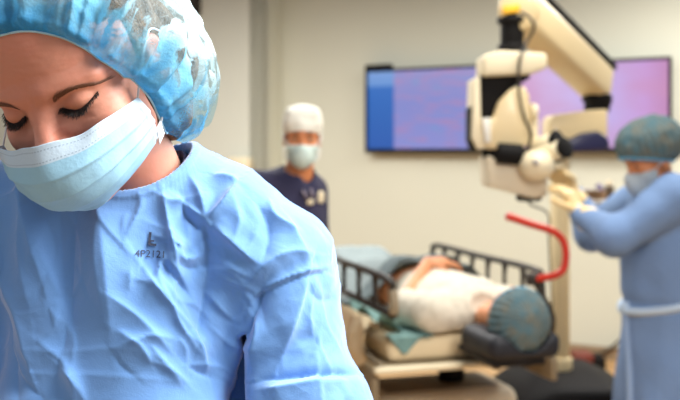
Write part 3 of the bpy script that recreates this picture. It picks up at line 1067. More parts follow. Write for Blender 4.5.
# ---- navy scrub top whose neckline shows, then the gown over it
NA, NB = L3((-.203, 1.058, 1.44)), L3((-.236, .985, 1.62))
def gown_base(p):
    d = rc(p, (-.165, 1.045, 1.496), J.sh[0] + L3((-.004, 0, .004)), .062, .069)
    d = smin(d, rc(p, (-.262, 1.045, 1.498), J.sh[1], .060, .068), .03)
    d = smin(d, ell(p, (-.222, 1.03, 1.40), (.125, .085, .135)), .05)
    d = smin(d, ell(p, (-.238, 1.035, 1.26), (.130, .130, .24)), .06)
    d = smin(d, sph(p, (-.165, .965, 1.215), .080), .06)
    d = smin(d, sph(p, (-.305, .970, 1.215), .080), .06)
    q = (p - L3((-.235, 1.04, 0))) * L3((1, 1.15, 1))
    d = smin(d, rc(q, (0, 0, 1.10), (0, 0, .36), .150, .255), .08)
    return d
def neck_cut(p, r):
    return rc(p, NA, NB, r, r + .004)
def scrub_sdf(p):
    d = gown_base(p) + .016
    d = smin(d, rc(p, NA + L3((0, 0, .0)), NA + (NB - NA) * .42, .056, .0575), .02)
    d = smax(d, -rc(p, NA - (NB - NA) * .1, NB, .0500, .0515), .004)
    d = smax(d, (p[:, 2] - 1.568), .004)
    d = smax(d, -((p - L3((-.215, .985, 1.50))) @ nrm((-.62, 0.9, .35))), .004)
    return smax(d, 1.05 - p[:, 2], .01)
V, Q = net(scrub_sdf, axis(-.46, .04, .0045), axis(.84, 1.2, .0045), axis(1.03, 1.62, .0045))
obj('scrub_top', (V, Q), M['navy'], woman, (-.21, 1.04, 1.5))

def gown_sdf(p):
    d = gown_base(p)
    ring = rc(p, (-.205, 1.052, 1.46), NA + (NB - NA) * .38, .076, .067)
    ring = smax(ring, (p - (NA + (NB - NA) * .47)) @ nrm(NB - NA + L3((-.02, .01, 0))), .008)
    d = smin(d, ring, .035)
    d = smin(d, sph(p, (-.037, .985, 1.280), .076), .012)
    for k, kk in ((0, .010), (1, .02)):
        a = rc(p, J.sh[k], J.el[k], .067, .071)
        a = smin(a, rc(p, J.el[k], J.wr[k], .062, .040), .03)
        d = smin(d, a, kk)
    q = p.copy(); q[:, 1] = 0
    gapd = smax(rc(q, (-.0995, 0, 1.356), (-.114, 0, 1.20), .005, .026), p[:, 1] - 1.03, .005)
    d = smax(d, -gapd, .012)
    d = smax(d, -neck_cut(p, .0605), .005)
    return smax(d, .36 - p[:, 2], .01)
V, Q = net(gown_sdf, axis(-.58, .12, .0085, [(-.40, .05, .0022)]), axis(.70, 1.36, .0085, [(.85, 1.02, .0022)]), axis(.33, 1.62, .010, [(1.29, 1.57, .0022)]))
V = relax(V, Q, 3, .45)
print('gown', len(V))
def fold(V, N, px, amp, wa, wb, depth=.93):
    """a crease running along px (points as seen on the gown's front); wa, wb are its widths on either side"""
    pts = np.array([W(x, y, depth) for x, y in smooth_path([(x, y, 0) for x, y in px], 8)[:, :2]])
    sc = depth / V[:, 1]
    X = V[:, 0] * sc; Z = 1.55 + (V[:, 2] - 1.55) * sc
    best = np.full(len(V), 9.0); sgn = np.zeros(len(V)); tp = np.zeros(len(V))
    m = len(pts) - 1
    for i in range(m):
        a = pts[i][[0, 2]]; b = pts[i + 1][[0, 2]]; ab = b - a
        qx, qz = X - a[0], Z - a[1]
        t = np.clip((qx * ab[0] + qz * ab[1]) / (ab @ ab), 0, 1)
        dx, dz = qx - t * ab[0], qz - t * ab[1]
        dd = np.hypot(dx, dz)
        s = ab[0] * qz - ab[1] * qx
        u = dd < best
        best = np.where(u, dd, best); sgn = np.where(u, s, sgn); tp = np.where(u, (i + t) / m, tp)
    w = np.where(sgn > 0, wa, wb)
    pr = np.exp(-best / w) * np.sin(np.pi * np.clip(tp * .9 + .05, 0, 1)) ** .6
    front = (V[:, 1] < 1.08) & (N[:, 1] < .5)
    return amp * pr * front
N = normals(V, Q)
D = np.zeros(len(V))
FOLDS = [
 ([(60, 205), (58, 260), (62, 320), (56, 380)], -.008, .022, .016), ([(26, 190), (26, 250), (34, 310)], .008, .016, .022), ([(100, 205), (106, 270), (110, 330)], .007, .022, .02), ([(8, 300), (14, 340), (20, 400)], -.010, .014, .018),
 ([(0, 372), (60, 374), (120, 376), (190, 382)], .0012, .0025, .006), ([(150, 345), (168, 366), (188, 384)], .004, .003, .008), ([(118, 330), (140, 345), (150, 362)], .004, .003, .008), ([(60, 366), (74, 380), (84, 400)], .005, .003, .010),
 ([(262, 288), (250, 318), (242, 345)], -.010, .010, .006),
 # from the collar and the shoulder gather
 ([(176, 196), (192, 210), (205, 218)], .006, .004, .010), ([(190, 175), (200, 200), (206, 222)], .007, .010, .004),
 ([(206, 220), (222, 205), (236, 188)], .009, .004, .012), ([(236, 186), (228, 182), (214, 176)], .006, .004, .008),
 ([(206, 222), (208, 260), (206, 300), (198, 340)], -.010, .010, .014), ([(212, 228), (236, 246), (255, 262)], .007, .008, .004),
 ([(160, 182), (166, 215), (172, 245), (176, 262)], .006, .008, .004), ([(178, 262), (190, 268), (206, 266)], -.004, .005, .005),
 ([(178, 240), (184, 258), (200, 256)], .006, .005, .004), ([(138, 192), (140, 206), (126, 238)], .005, .010, .004),
 ([(182, 196), (186, 215), (200, 228)], -.006, .005, .005), ([(150, 190), (172, 200), (196, 196)], .005, .004, .008),
 # long creases down the chest
 ([(138, 258), (160, 292), (192, 326)], .006, .003, .014), ([(192, 328), (200, 345), (206, 372)], .006, .004, .010),
 ([(110, 296), (140, 318), (170, 350)], .004, .004, .010), ([(120, 345), (150, 335), (172, 338)], .004, .004, .008),
 ([(0, 345), (60, 352), (120, 348), (170, 360)], .0012, .004, .008), ([(40, 340), (70, 372), (74, 400)], .005, .005, .010),
 ([(76, 215), (68, 270), (66, 330)], -.007, .016, .012), ([(20, 190), (36, 240), (48, 300)], .008, .018, .010),
 ([(0, 250), (18, 300), (32, 360)], .009, .008, .022), ([(44, 210), (52, 250), (40, 300)], -.005, .010, .014), ([(100, 210), (96, 260), (104, 320)], .005, .020, .012),
 ([(6, 172), (24, 184), (40, 196)], .006, .005, .008), ([(0, 200), (20, 196), (30, 182)], .005, .004, .008),
 # sleeve: seam line at the shoulder and the tight fold under it
 ([(238, 330), (248, 305), (272, 290), (306, 277), (332, 272)], -.008, .012, .007), ([(240, 322), (252, 298), (276, 283), (306, 271), (330, 266)], .007, .004, .014),
 ([(312, 272), (296, 320), (280, 362)], .0065, .004, .016), ([(310, 290), (324, 300), (340, 298)], -.003, .008, .008), ([(250, 280), (268, 262), (292, 250), (318, 252)], .005, .005, .012),
 ([(258, 205), (268, 225), (262, 262)], -.005, .008, .006), ([(268, 200), (276, 214), (300, 226)], .006, .006, .006), ([(246, 310), (256, 330), (252, 362)], .005, .005, .010),
 ([(262, 380), (300, 372), (340, 368), (360, 372)], -.010, .004, .010), ([(262, 390), (310, 382), (352, 378)], .008, .010, .010),
]
for f in FOLDS:
    D += 1.25 * fold(V, N, *f)
# crisp thin creases of the stiff cloth, running down from the collar and out from the shoulder gather
rg = np.random.default_rng(5)
def creases(n, x0, x1, y0, y1, a0, a1, l0, l1, amp):
    global D
    for _ in range(n):
        x, y = rg.uniform(x0, x1), rg.uniform(y0, y1); a = math.radians(rg.uniform(a0, a1)); l = rg.uniform(l0, l1); b = rg.uniform(-.5, .5)
        m = (x + math.cos(a) * l * .5 - math.sin(a) * l * b * .3, y + math.sin(a) * l * .5 + math.cos(a) * l * b * .3)
        e = (x + math.cos(a) * l, y + math.sin(a) * l)
        w = (.0022, rg.uniform(.005, .012))
        D += fold(V, N, [(x, y), m, e], amp * rg.uniform(.6, 1.2) * (1 if rg.random() < .75 else -1), *(w if rg.random() < .5 else w[::-1]))
creases(26, 125, 215, 190, 280, 20, 110, 18, 55, .0034)
creases(10, 205, 320, 190, 300, 20, 140, 25, 70, .0028)
creases(12, 100, 220, 270, 385, 15, 75, 20, 60, .0030)
creases(12, 0, 100, 190, 385, 40, 120, 25, 80, .0030)
creases(8, 245, 340, 290, 385, 60, 160, 25, 70, .0026)
up = np.clip((V[:, 2] - 1.2) / .08, 0, 1)
right = np.clip((V[:, 0] + .22) / .08, .25, 1)
D += (.0058 * crumple(V, .06, 61) + .0022 * crumple(V, .026, 62)) * right * up
D += .008 * vnoise(V * L3((1, 1, .45)), .07, 63) + .010 * vnoise(V * L3((1, 1, .25)), .09, 64) * (1 - up)
ring = np.clip(1 - np.abs(neck_cut(V, .0605)) / .02, 0, 1)
ang = np.arctan2(V[:, 1] - 1.05, V[:, 0] + .21)
band = np.clip((.011 - neck_cut(V, .0605)) / .0015, 0, 1) * (ring > 0)
D = D * (1 - .85 * ring) + ring * .0005 * np.sin(ang * 120) + .0016 * band
V = V + N * D[:, None]
def gown_mat():
    m = material('blue_gown_paper', srgb(106, 155, 218), .8, .03, 9, spec=.3, sheen=.65)
    nt = m.node_tree; N = nt.nodes; Lk = nt.links
    tc = N.new('ShaderNodeTexCoord'); a = N.new('ShaderNodeTexNoise'); a.inputs['Scale'].default_value = 30; a.inputs['Detail'].default_value = 5; a.inputs['Distortion'].default_value = .8
    v = N.new('ShaderNodeTexNoise'); v.inputs['Scale'].default_value = 700; v.inputs['Detail'].default_value = 2
    Lk.new(tc.outputs['Object'], a.inputs['Vector']); Lk.new(tc.outputs['Object'], v.inputs['Vector'])
    b1 = N.new('ShaderNodeBump'); b1.inputs['Strength'].default_value = .12; b1.inputs['Distance'].default_value = .010; Lk.new(a.outputs[0], b1.inputs['Height'])
    b2 = N.new('ShaderNodeBump'); b2.inputs['Strength'].default_value = .12; b2.inputs['Distance'].default_value = .002; Lk.new(v.outputs[0], b2.inputs['Height']); Lk.new(b1.outputs[0], b2.inputs['Normal'])
    # fine sharp creases of the paper-like cloth
    last = b2
    for sc, st, dist, seed in ((7, .22, .008, 0.0), (16, .14, .004, 3.7)):
        mp = N.new('ShaderNodeMapping'); mp.inputs['Location'].default_value = (seed, seed, seed); Lk.new(tc.outputs['Object'], mp.inputs[0])
        z = N.new('ShaderNodeTexNoise'); z.inputs['Scale'].default_value = sc; z.inputs['Detail'].default_value = 2; z.inputs['Distortion'].default_value = .6; Lk.new(mp.outputs[0], z.inputs[0])
        s1 = N.new('ShaderNodeMath'); s1.operation = 'SUBTRACT'; s1.inputs[1].default_value = .5; Lk.new(z.outputs[0], s1.inputs[0])
        s2 = N.new('ShaderNodeMath'); s2.operation = 'ABSOLUTE'; Lk.new(s1.outputs[0], s2.inputs[0])
        s3 = N.new('ShaderNodeMapRange'); s3.inputs[1].default_value = 0; s3.inputs[2].default_value = .10; s3.inputs[3].default_value = 1; s3.inputs[4].default_value = 0; Lk.new(s2.outputs[0], s3.inputs[0])
        k = N.new('ShaderNodeTexNoise'); k.inputs['Scale'].default_value = sc * .6; Lk.new(tc.outputs['Object'], k.inputs[0])
        k2 = N.new('ShaderNodeMapRange'); k2.inputs[1].default_value = .48; k2.inputs[2].default_value = .66; Lk.new(k.outputs[0], k2.inputs[0])
        s4 = N.new('ShaderNodeMath'); s4.operation = 'MULTIPLY'; Lk.new(s3.outputs[0], s4.inputs[0]); Lk.new(k2.outputs[0], s4.inputs[1])
        bb = N.new('ShaderNodeBump'); bb.inputs['Strength'].default_value = st; bb.inputs['Distance'].default_value = dist; Lk.new(s4.outputs[0], bb.inputs['Height']); Lk.new(last.outputs[0], bb.inputs['Normal'])
        last = bb
    Lk.new(last.outputs[0], N['Principled BSDF'].inputs['Normal'])
    return m
gown = obj('surgical_gown', (V, Q), gown_mat(), woman, (-.23, 1.0, 1.2))
bvh = BVHTree.FromPolygons([tuple(v) for v in V], Q.tolist())

# stamped size mark on the chest
def stamp(text, px, py, hpx, ang, bold):
    cu = bpy.data.curves.new('mark', 'FONT'); cu.body = text; cu.size = 1; cu.offset = bold
    to = bpy.data.objects.new('mark_tmp', cu); COL.objects.link(to)
    dg = bpy.context.evaluated_depsgraph_get()
    me = bpy.data.meshes.new_from_object(to.evaluated_get(dg))
    bm = bmesh.new(); bm.from_mesh(me)
    bmesh.ops.triangulate(bm, faces=list(bm.faces))
    bmesh.ops.subdivide_edges(bm, edges=[e for e in bm.edges if e.calc_length() > .12], cuts=3, use_grid_fill=True)
    Vt, Ft = from_bm(bm)
    bpy.data.objects.remove(to); bpy.data.curves.remove(cu); bpy.data.meshes.remove(me)
    ca, sa = math.cos(ang), math.sin(ang)
    k = hpx / .70
    out = []
    for x, y, _ in Vt:
        x2, y2 = (x * ca - y * sa) * k, (x * sa + y * ca) * k
        d = Vector(tuple(W(px + x2, py - y2, 1.0) - L3((0, 0, 1.55)))).normalized()
        hit = bvh.ray_cast(Vector((0, 0, 1.55)), d)
        h = hit[0] if hit[0] is not None else Vector((0, 0, 1.55)) + d * .93
        out.append(np.array(h - d * .0014))
    return np.array(out), Ft
g1 = merge(stamp('L', 147, 245, 13, -.08, .02), stamp('-', 150, 243.5, 9, -.08, .02))
g2 = stamp('4P2121', 135, 256.5, 7.2, -.05, .0)
obj('printed_mark', merge(g1, g2), M['ink'], gown, W(147, 250, .92), smooth=False, label='stamped size mark in grey ink')
for k in (0, 1):
    h = J.hand[k]
    def gl(p):
        d = hand_sdf(p, J.wr[k], h[0], h[1], h[2], h[3], grow=.0016, size=J.hs)
        return smin(d, rc(p, J.wr[k] + (J.el[k] - J.wr[k]) * .22, J.wr[k], .044, .034), .012)
    lo = J.wr[k] - .16; hi = J.wr[k] + .16; lo[1] -= .06; hi[1] += .02
    V, Q = net(gl, axis(lo[0], hi[0], .004), axis(lo[1], hi[1], .004), axis(lo[2], hi[2], .004))
    obj('glove', (V, Q), M['glove'], woman, J.wr[k])
for k in (0, 1):
    a, t = J.an[k], J.toe[k]
    V, Q = net(lambda p: smax(smin(rc(p, a + L3((0, .02, -.045)), t + L3((0, -.03, 0)), .046, .046), sph(p, a + L3((0, 0, -.02)), .05), .02), .002 - p[:, 2], .004),
               axis(a[0] - .12, a[0] + .12, .006), axis(t[1] - .12, a[1] + .12, .006), axis(-.01, .16, .006))
    obj('shoe', (V, Q), M['shoe'], woman, (a[0], a[1], 0))

# ================================================================== STRETCHER
BA = L3((-.285, .9585, 0)); BB = L3((.9585, .285, 0)); BH = L3((.468, 3.51, 0))
RB3 = np.stack([BB, BA, L3((0, 0, 1))], 1)
def B(t, s, z):
    return BH + BB * t + BA * s + L3((0, 0, z))
def bbox(t0, t1, s0, s1, z0, z1, r=.01):
    return rbox(B((t0 + t1) / 2, (s0 + s1) / 2, (z0 + z1) / 2), ((t1 - t0) / 2, (s1 - s0) / 2, (z1 - z0) / 2), r, RB3)
bed = thing('stretcher', 'beige hospital stretcher with raised dark side rails carrying the patient', 'stretcher', B(0, .95, 0))
obj('mattress', bbox(-.305, .32, .0, 1.95, .785, .875, .03), M['sheet'], bed, B(0, .95, .83))
fr = obj('frame', bbox(-.34, .34, -.02, 2.0, .764, .784, .008), M['taupe'], bed, B(0, .95, .75))
obj('end_bumper', bbox(-.375, .30, -.055, -.02, .758, .785, .012), M['cream2'], bed, B(0, -.04, .77), label='pale bumper strip along the head end')
obj('side_panel', bbox(-.375, -.345, -.02, 1.5, .64, .775, .012), M['taupe'], bed, B(-.36, .5, .70))
obj('side_panel', bbox(.345, .375, -.02, 1.5, .68, .775, .012), M['taupe'], bed, B(.36, .5, .70))
obj('base_frame', bbox(-.27, .33, .30, 1.72, .15, .26, .03), M['taupe'], bed, B(0, 1, .2))
obj('base_cover', bbox(-.27, .36, .26, .62, .25, .592, .05), M['beige'], bed, B(0, 1, .45))
obj('base_tray', bbox(-.20, .29, .32, .56, .590, .597, .002), M['taupe'], bed, B(0, .45, .62))
for t, s, z in ((.13, .44, .595), (.0, 1.45, .258)):
    obj('lift_column', cyl(B(t, s, z), B(t, s, .768), .055), M['black'], bed, B(t, s, z))
for t in (-.24, .27):
    for s in (.34, 1.64):
        w = obj('wheel', cyl(B(t - .022, s, .08), B(t + .022, s, .08), .08), M['black'], bed, B(t, s, .08))
        obj('caster_fork', merge(bbox(t - .032, t - .025, s - .025, s + .025, .07, .22, .003), bbox(t + .025, t + .032, s - .025, s + .025, .07, .22, .003), bbox(t - .032, t + .032, s - .03, s + .03, .20, .302, .004)), M['steel'], bed, B(t, s, .2))
def rail(t, s0, s1, zt, zb, n, endmat):
    r_ = obj('side_rail', tube(smooth_path([B(t, s0, zb), B(t, s0, zt - .09), B(t, s0 + .015, zt - .03), B(t, s0 + .07, zt), B(t, (s0 + s1) / 2, zt), B(t, s1 - .07, zt), B(t, s1 - .015, zt - .03), B(t, s1, zt - .09), B(t, s1, zb)], 6), .0135, 10), M['dark'], bed, B(t, (s0 + s1) / 2, zt))
    obj('lower_bar', tube([B(t, s0, zb), B(t, s1, zb)], .014, 10), M['dark'], r_, B(t, (s0 + s1) / 2, zb))
    for i in range(n):
        s = s0 + (s1 - s0) * (i + 1) / (n + 1)
        obj('baluster', tube(smooth_path([B(t, s, zt), B(t, s, zt - .03), B(t, s + .004, zt - .06), B(t, s, zb)], 3), [.015, .011, .009, .011], 8), M['dark'], r_, B(t, s, zb))
    if endmat:
        obj('grip_sleeve', tube(smooth_path([B(t, s0 + .002, zb + .005), B(t, s0, zt - .08), B(t, s0 + .012, zt - .035)], 5), .0175, 12), endmat, r_, B(t, s0, zt - .1), label='tan grip on the end of the rail')
    for s in (s0 + .72, s1 - .15):
        obj('bracket', merge(bbox(t - .012, t + .012, s - .02, s + .02, .70, zb - .005, .004)), M['taupe'], r_, B(t, s, .8))
rail(-.335, -.14, 1.05, 1.105, .985, 5, M['taupe'])
rail(.372, .10, 1.25, 1.085, .90, 6, None)
# head support
obj('headrest', bbox(-.03, .17, -.30, .02, .815, .843, .012), M['navypad'], bed, B(.07, -.2, .83), label='navy vinyl head section')
obj('headrest_arm', merge(bbox(-.0, .03, -.24, .0, .795, .822, .006), bbox(.11, .14, -.24, .0, .795, .822, .006)), M['dark'], bed, B(.07, -.2, .78))

PIL_C = B(.065, -.225, .893)

# ================================================================== PATIENT
K = Pose(); K.s = .92; K.hs = 1.0; K.shut = True
UPB = lambda t, s, z: nrm(BB * t + BA * s + L3((0, 0, z)))
K.T = np.stack([-BB, L3((0, 0, 1)), -BA], 1)
K.neck = B(.06, -.085, .955); K.chest = B(.06, .20, .968); K.pel = B(.06, .58, .965)
K.sh = [B(-.115, .035, .955), B(.235, .035, .955)]
K.el = [B(-.165, .255, .945), B(.285, .31, .935)]
K.wr = [B(.015, .415, 1.095), B(.295, .52, .925)]
K.hand = [(BB * .88 + BA * .12 + L3((0, 0, .02)), -L3((0, 0, 1)) + BA * .2, -BA * .6 + BB * .4 + L3((0, 0, .4)), .45),
          (BA, L3((0, 0, -1)), -BB, .15)]
K.hip = [B(-.03, .64, .945), B(.15, .64, .945)]
K.kn = [B(-.045, 1.04, .945), B(.17, 1.04, .945)]
K.an = [B(-.05, 1.42, .918), B(.18, 1.42, .918)]
K.toe = [B(-.06, 1.50, 1.00), B(.19, 1.50, 1.00)]
K.M = head_from(UPB(.22, .12, .95), UPB(-.02, -1, .18))
K.E = B(.098, -.215, .9) + L3((0, 0, .150))
patient = thing('person', 'patient lying face up on the stretcher in a white gown and teal cap', 'person', B(.06, .58, .875))
lo, hi = L3((-.45, 2.98, .82)), L3((.98, 5.2, 1.22))
V, Q = net(lambda p: smax(body_sdf(K, p), np.where((p - BH) @ BA > -.09, .888, .80) - p[:, 2], .004), axis(lo[0], hi[0], .008, [(.15, .80, .005)]), axis(lo[1], hi[1], .008, [(3.05, 4.05, .005)]), axis(lo[2], hi[2], .006))
body = obj('body', (V, Q), M['skin3'], patient, K.chest)
eyes_and_brows(K, patient, M['brow'])

def bouffant_sdf(J, rr, c, tilt, low):
    def f(p):
        q = J.q(p)
        d = ell(q, c, rr) + .004 * vnoise(q, .03, 21) + .0025 * np.sin(np.arctan2(q[:, 0], q[:, 1] + .08) * 26)
        return smax(d, -((q - L3((0, .0, low))) @ nrm(tilt)), .012)
    return f
M['tealcap'] = material('teal_cap_cloth', srgb(80, 122, 136), .9, .12, 26, .3, 60, trans=.15, col2=srgb(114, 116, 106))
M['cap_edge'] = material('blue_cap_edge', srgb(96, 160, 190), .9, .05, 26)
def cushion(p):
    d = sbox(p, PIL_C, (.132, .14, .045), .036, RB3) + .002 * vnoise(p, .05, 66)
    q = K.q(p)
    d = smax(d, .006 - ell(q, (0, -.092, .052), (.105, .118, .108)), .012)
    d = smax(d, .006 - head_sdf(q), .012)
    return smax(d, .006 - rc(p, K.neck, K.w(0, -.098, -.055), .054, .049), .01)
V, Q = net(cushion, axis(.30, .80, .006), axis(2.95, 3.60, .006), axis(.83, .96, .005))
tag(obj('head_cushion', (V, Q), M['navypad'], None, PIL_C - L3((0, 0, .045))), 'navy cushion under the patient\'s capped head', 'cushion')
fn = bouffant_sdf(K, (.105, .118, .108), (0, -.092, .052), (0, -.55, .83), .045)
c = K.w(0, -.09, .05)
V, Q = net(fn, axis(c[0] - .17, c[0] + .17, .004), axis(c[1] - .17, c[1] + .17, .004), axis(c[2] - .17, c[2] + .17, .004))
obj('bouffant_cap', (V, Q), M['tealcap'], patient, c)
def cap_rim(J, rr, c, tilt, low, parent, r=.006, grow=1.0):
    t = nrm(tilt); a = L3((1, 0, 0)); b = np.cross(t, a)
    o = L3((0, 0, low)); pts = []
    # the rim: where the plane meets the bag
    cc = L3(c); cc = cc - t * ((cc - o) @ t)
    for k in range(72):
        g = 2 * math.pi * k / 72
        dv = a * math.cos(g) + b * math.sin(g)
        s0, s1 = 0, .25
        for _ in range(30):
            m = (s0 + s1) / 2
            if ell((cc + dv * m)[None], c, rr)[0] < 0: s0 = m
            else: s1 = m
        pts.append(J.w(*(cc + dv * (s0 - .004) * grow)))
    return obj('elastic_edge', tube(pts, r, 8, closed=True), M['cap_edge'], parent, pts[0])
cap_rim(K, (.105, .118, .108), (0, -.092, .052), (0, -.55, .83), .045, patient)

def pg(p):
    d = ell(p, K.chest, (.175, .108, .235), K.T)
    d = smin(d, ell(p, B(.06, .42, .965), (.158, .104, .24), K.T), .05)
    d = smin(d, rc(p, K.sh[0], K.sh[1], .072, .072), .05)
    d = smin(d, rc(p, K.sh[0], K.sh[0] + (K.el[0] - K.sh[0]) * .80, .072, .074), .03)
    d = smin(d, rc(p, K.sh[1], K.sh[1] + (K.el[1] - K.sh[1]) * .92, .074, .080), .03)
    d = smin(d, ell(p, B(.06, .58, .955), (.150, .086, .17), K.T), .05)
    d = d + .006 * vnoise(p, .06, 11) + .004 * crumple(p, .07, 12, 4)
    d = smax(d, -rc(p, K.neck + BA * .02 + L3((0, 0, .05)), K.neck - BA * .1 + L3((0, 0, .06)), .062, .07), .01)
    return smax(d, .889 - p[:, 2], .004)
V, Q = net(pg, axis(0, .95, .006), axis(3.2, 4.3, .006), axis(.85, 1.2, .006))
obj('hospital_gown', (V, Q), M['patient_gown'], patient, K.chest)

# blanket over the legs, teal drape under the elbow
def cloth(ts, ss, zf, thick, seed, wr=.006):
    nt_, ns = len(ts), len(ss)
    T_, S2 = np.meshgrid(ts, ss, indexing='ij')
    Z = zf(T_, S2)
    P = BH + BB * T_.reshape(-1, 1) + BA * S2.reshape(-1, 1) + L3((0, 0, 1)) * Z.reshape(-1, 1)
    P[:, 2] += wr * (vnoise(P * L3((1, 1, .3)), .07, seed) + .7 * crumple(P, .09, seed, 4))
    n = nt_ * ns
    V = np.concatenate([P, P - L3((0, 0, thick))])
    i = (np.arange(nt_ - 1)[:, None] * ns + np.arange(ns - 1)[None]).ravel()
    f = np.stack([i, i + ns, i + ns + 1, i + 1], 1)
    e = list(range(ns)) + [k * ns + ns - 1 for k in range(1, nt_)] + [(nt_ - 1) * ns + k for k in range(ns - 2, -1, -1)] + [k * ns for k in range(nt_ - 2, 0, -1)]
    e = np.array(e); en = np.roll(e, -1)
    return V, np.concatenate([f, f[:, ::-1] + n, np.stack([e, en, en + n, e + n], 1)])
def legs(T_, S2):
    a = np.exp(-((T_ + .04) / .125) ** 2) + np.exp(-((T_ - .165) / .125) ** 2)
    prof = np.interp(S2, [.40, .6, .9, 1.05, 1.3, 1.42, 1.5, 1.6, 1.75], [.175, .175, .150, .135, .10, .13, .15, .14, .03])
    z = .906 + np.minimum(a, 1.05) * prof + .05 * np.exp(-((T_ - .30) / .06) ** 4) * np.clip((.86 - S2) / .15, 0, 1)
    over = np.clip(np.abs(T_ - .02) - .315, 0, 1)
    return z - over * 1.6 * 0
tb = obj('blanket', cloth(np.linspace(-.308, .335, 70), np.linspace(.555, 1.93, 130), legs, .008, 51, .007), M['blanket'], None, B(0, 1.2, .88))
tag(tb, 'pale grey blanket over the patient\'s legs on the stretcher', 'blanket')
ed = obj('folded_edge', cloth(np.linspace(-.309, .337, 60), np.linspace(.53, .68, 16), lambda a, b: legs(a, b) + .016, .006, 52, .005), material('slate_blanket_edge', srgb(92, 104, 106), .95, .08, 12, .4, 60), tb, B(0, .5, 1.0), label='darker slate folded edge')
dp = obj('drape', cloth(np.linspace(-.312, -.12, 50), np.linspace(.06, .50, 70), lambda a, b: .8838 + np.clip((-.222 - a) / .05, 0, 1) ** 1.5 * (.03 + .045 * np.sin(b * 14 + 1) ** 2 + .008 * np.sin(b * 41 + a * 60)), .005, 53, .0008), M['teal'], None, B(-.23, .3, .88))
ts, us = np.linspace(-.30, -.13, 40), np.linspace(0, 1, 20)
T_, U_ = np.meshgrid(ts, us, indexing='ij')
hl = .022 + .060 * np.exp(-((T_ + .245) / .04) ** 2)
b_ = U_ * hl
sd = np.where(b_ < .02, .06 - b_ / .02 * .068, -.008 - .006 * np.abs(np.sin(T_ * 70)))
zd = np.where(b_ < .02, .8838, .8838 - (b_ - .02))
P = BH + BB * T_.reshape(-1, 1) + BA * sd.reshape(-1, 1) + L3((0, 0, 1)) * zd.reshape(-1, 1)
ns = len(us); n = len(P)
i = (np.arange(len(ts) - 1)[:, None] * ns + np.arange(ns - 1)[None]).ravel()
f = np.stack([i, i + 1, i + ns + 1, i + ns], 1)
obj('hanging_corner', (np.concatenate([P, P + BA * .003 - L3((0, 0, .003))]), np.concatenate([f, f[:, ::-1] + n])), M['teal'], dp, B(-.2, 0, .85))
tag(dp, 'teal drape cloth tucked under the patient\'s elbow', 'drape')
# crumpled sheet hanging over the near side
def hang(T_, S2):
    return .885 - np.clip(-.36 - T_, 0, 1) * 1.0
ts = np.linspace(0, 1, 60); ss = np.linspace(-.02, .40, 80)
T_, S2 = np.meshgrid(ts, ss, indexing='ij')
tt_ = np.where(T_ < .3, -.322 - T_ / .3 * .050, -.372 - .02 * np.sin((T_ - .3) * 4))
zz = np.where(T_ < .3, .905 + .05 * T_ / .3, .955 - (T_ - .3) * .22 * (1 + .4 * np.sin(S2 * 9)))
P = BH + BB * tt_.reshape(-1, 1) + BA * S2.reshape(-1, 1) + L3((0, 0, 1)) * zz.reshape(-1, 1)
w_ = .016 * np.sin(S2.ravel() * 34 + 3 * vnoise(P, .1, 71)) + .016 * crumple(P, .08, 72, 4)
P = P - BB * (np.abs(w_) * np.clip(T_.ravel() * 2, .1, 1))[:, None] + L3((0, 0, 1)) * (w_ * .3)[:, None]
ns = len(ss); n = len(P)
Vh = np.concatenate([P, P - BB * .006 - L3((0, 0, .006))])
i = (np.arange(len(ts) - 1)[:, None] * ns + np.arange(ns - 1)[None]).ravel()
f = np.stack([i, i + 1, i + ns + 1, i + ns], 1)
sh = obj('bunched_sheet', (Vh, np.concatenate([f, f[:, ::-1] + n])), M['sheet'], None, B(-.36, .4, .88))
tag(sh, 'crumpled cream sheet hanging over the stretcher side below the rail', 'sheet')

# red U-shaped support bar at the head end
rt = [W(510, 217, 3.30), W(532, 224.5, 3.34), W(551, 230.5, 3.38), W(561, 238, 3.40), W(565.5, 249, 3.40), W(565.5, 262, 3.40), W(562, 271, 3.40), W(553, 276, 3.41), W(541, 278, 3.43), W(534, 279, 3.45)]
tr = thing('support_bar', 'red U-shaped tubular bar above the stretcher head by the cream column', 'bar', rt[-1])
obj('tube', tube(smooth_path(rt, 6), .0135, 14), M['red'], tr, rt[4])
obj('end_cap', cyl(rt[0] - (rt[1] - rt[0]) * .12, rt[0] + (rt[1] - rt[0]) * .1, .0145), M['red'], tr, rt[0])
cl = rt[-1]
obj('clamp', merge(rbox(cl, (.03, .022, .022), .006), tube(smooth_path([cl - L3((0, 0, .01)), B(.29, -.12, .96), B(.345, -.02, .86), B(.357, .02, .80)], 5), .010, 10)), M['dark'], tr, cl)

# ================================================================== MICROSCOPE
ZP = 4.6
mb = W(560, 375, ZP); base_c = L3((mb[0], ZP, 0))
mic = thing('surgical_microscope', 'cream surgical microscope on a floor column with a slanted overhead arm', 'microscope', base_c)
obj('base', merge(prism([L3((mb[0] + x, ZP - .42, z)) for x, z in ((-.34, .06), (.33, .06), (.33, .42), (.16, .50), (-.10, .50), (-.24, .44), (-.34, .36))], (0, .70, 0), .04, 3)), M['black'], mic, base_c)
for sx in (-.27, .27):
    for sy in (-.33, .20):
        obj('wheel', cyl((mb[0] + sx - .02, ZP + sy, .05), (mb[0] + sx + .02, ZP + sy, .05), .05), M['black'], mic, (mb[0] + sx, ZP + sy, .05))
obj('column', merge(cyl((mb[0], ZP, .48), (mb[0], ZP, 1.56), .046), cyl((mb[0], ZP, .48), (mb[0], ZP, .56), .058)), M['cream'], mic, (mb[0], ZP, .5))
Z1 = 4.56
hs = obj('swivel_housing', slab([(549, 121), (553, 115), (590, 110), (608, 109), (608, 139), (600, 141), (582, 137), (566, 142), (549, 152)], Z1 - .06, .18, .012, 3), M['cream'], mic, W(575, 125, Z1))
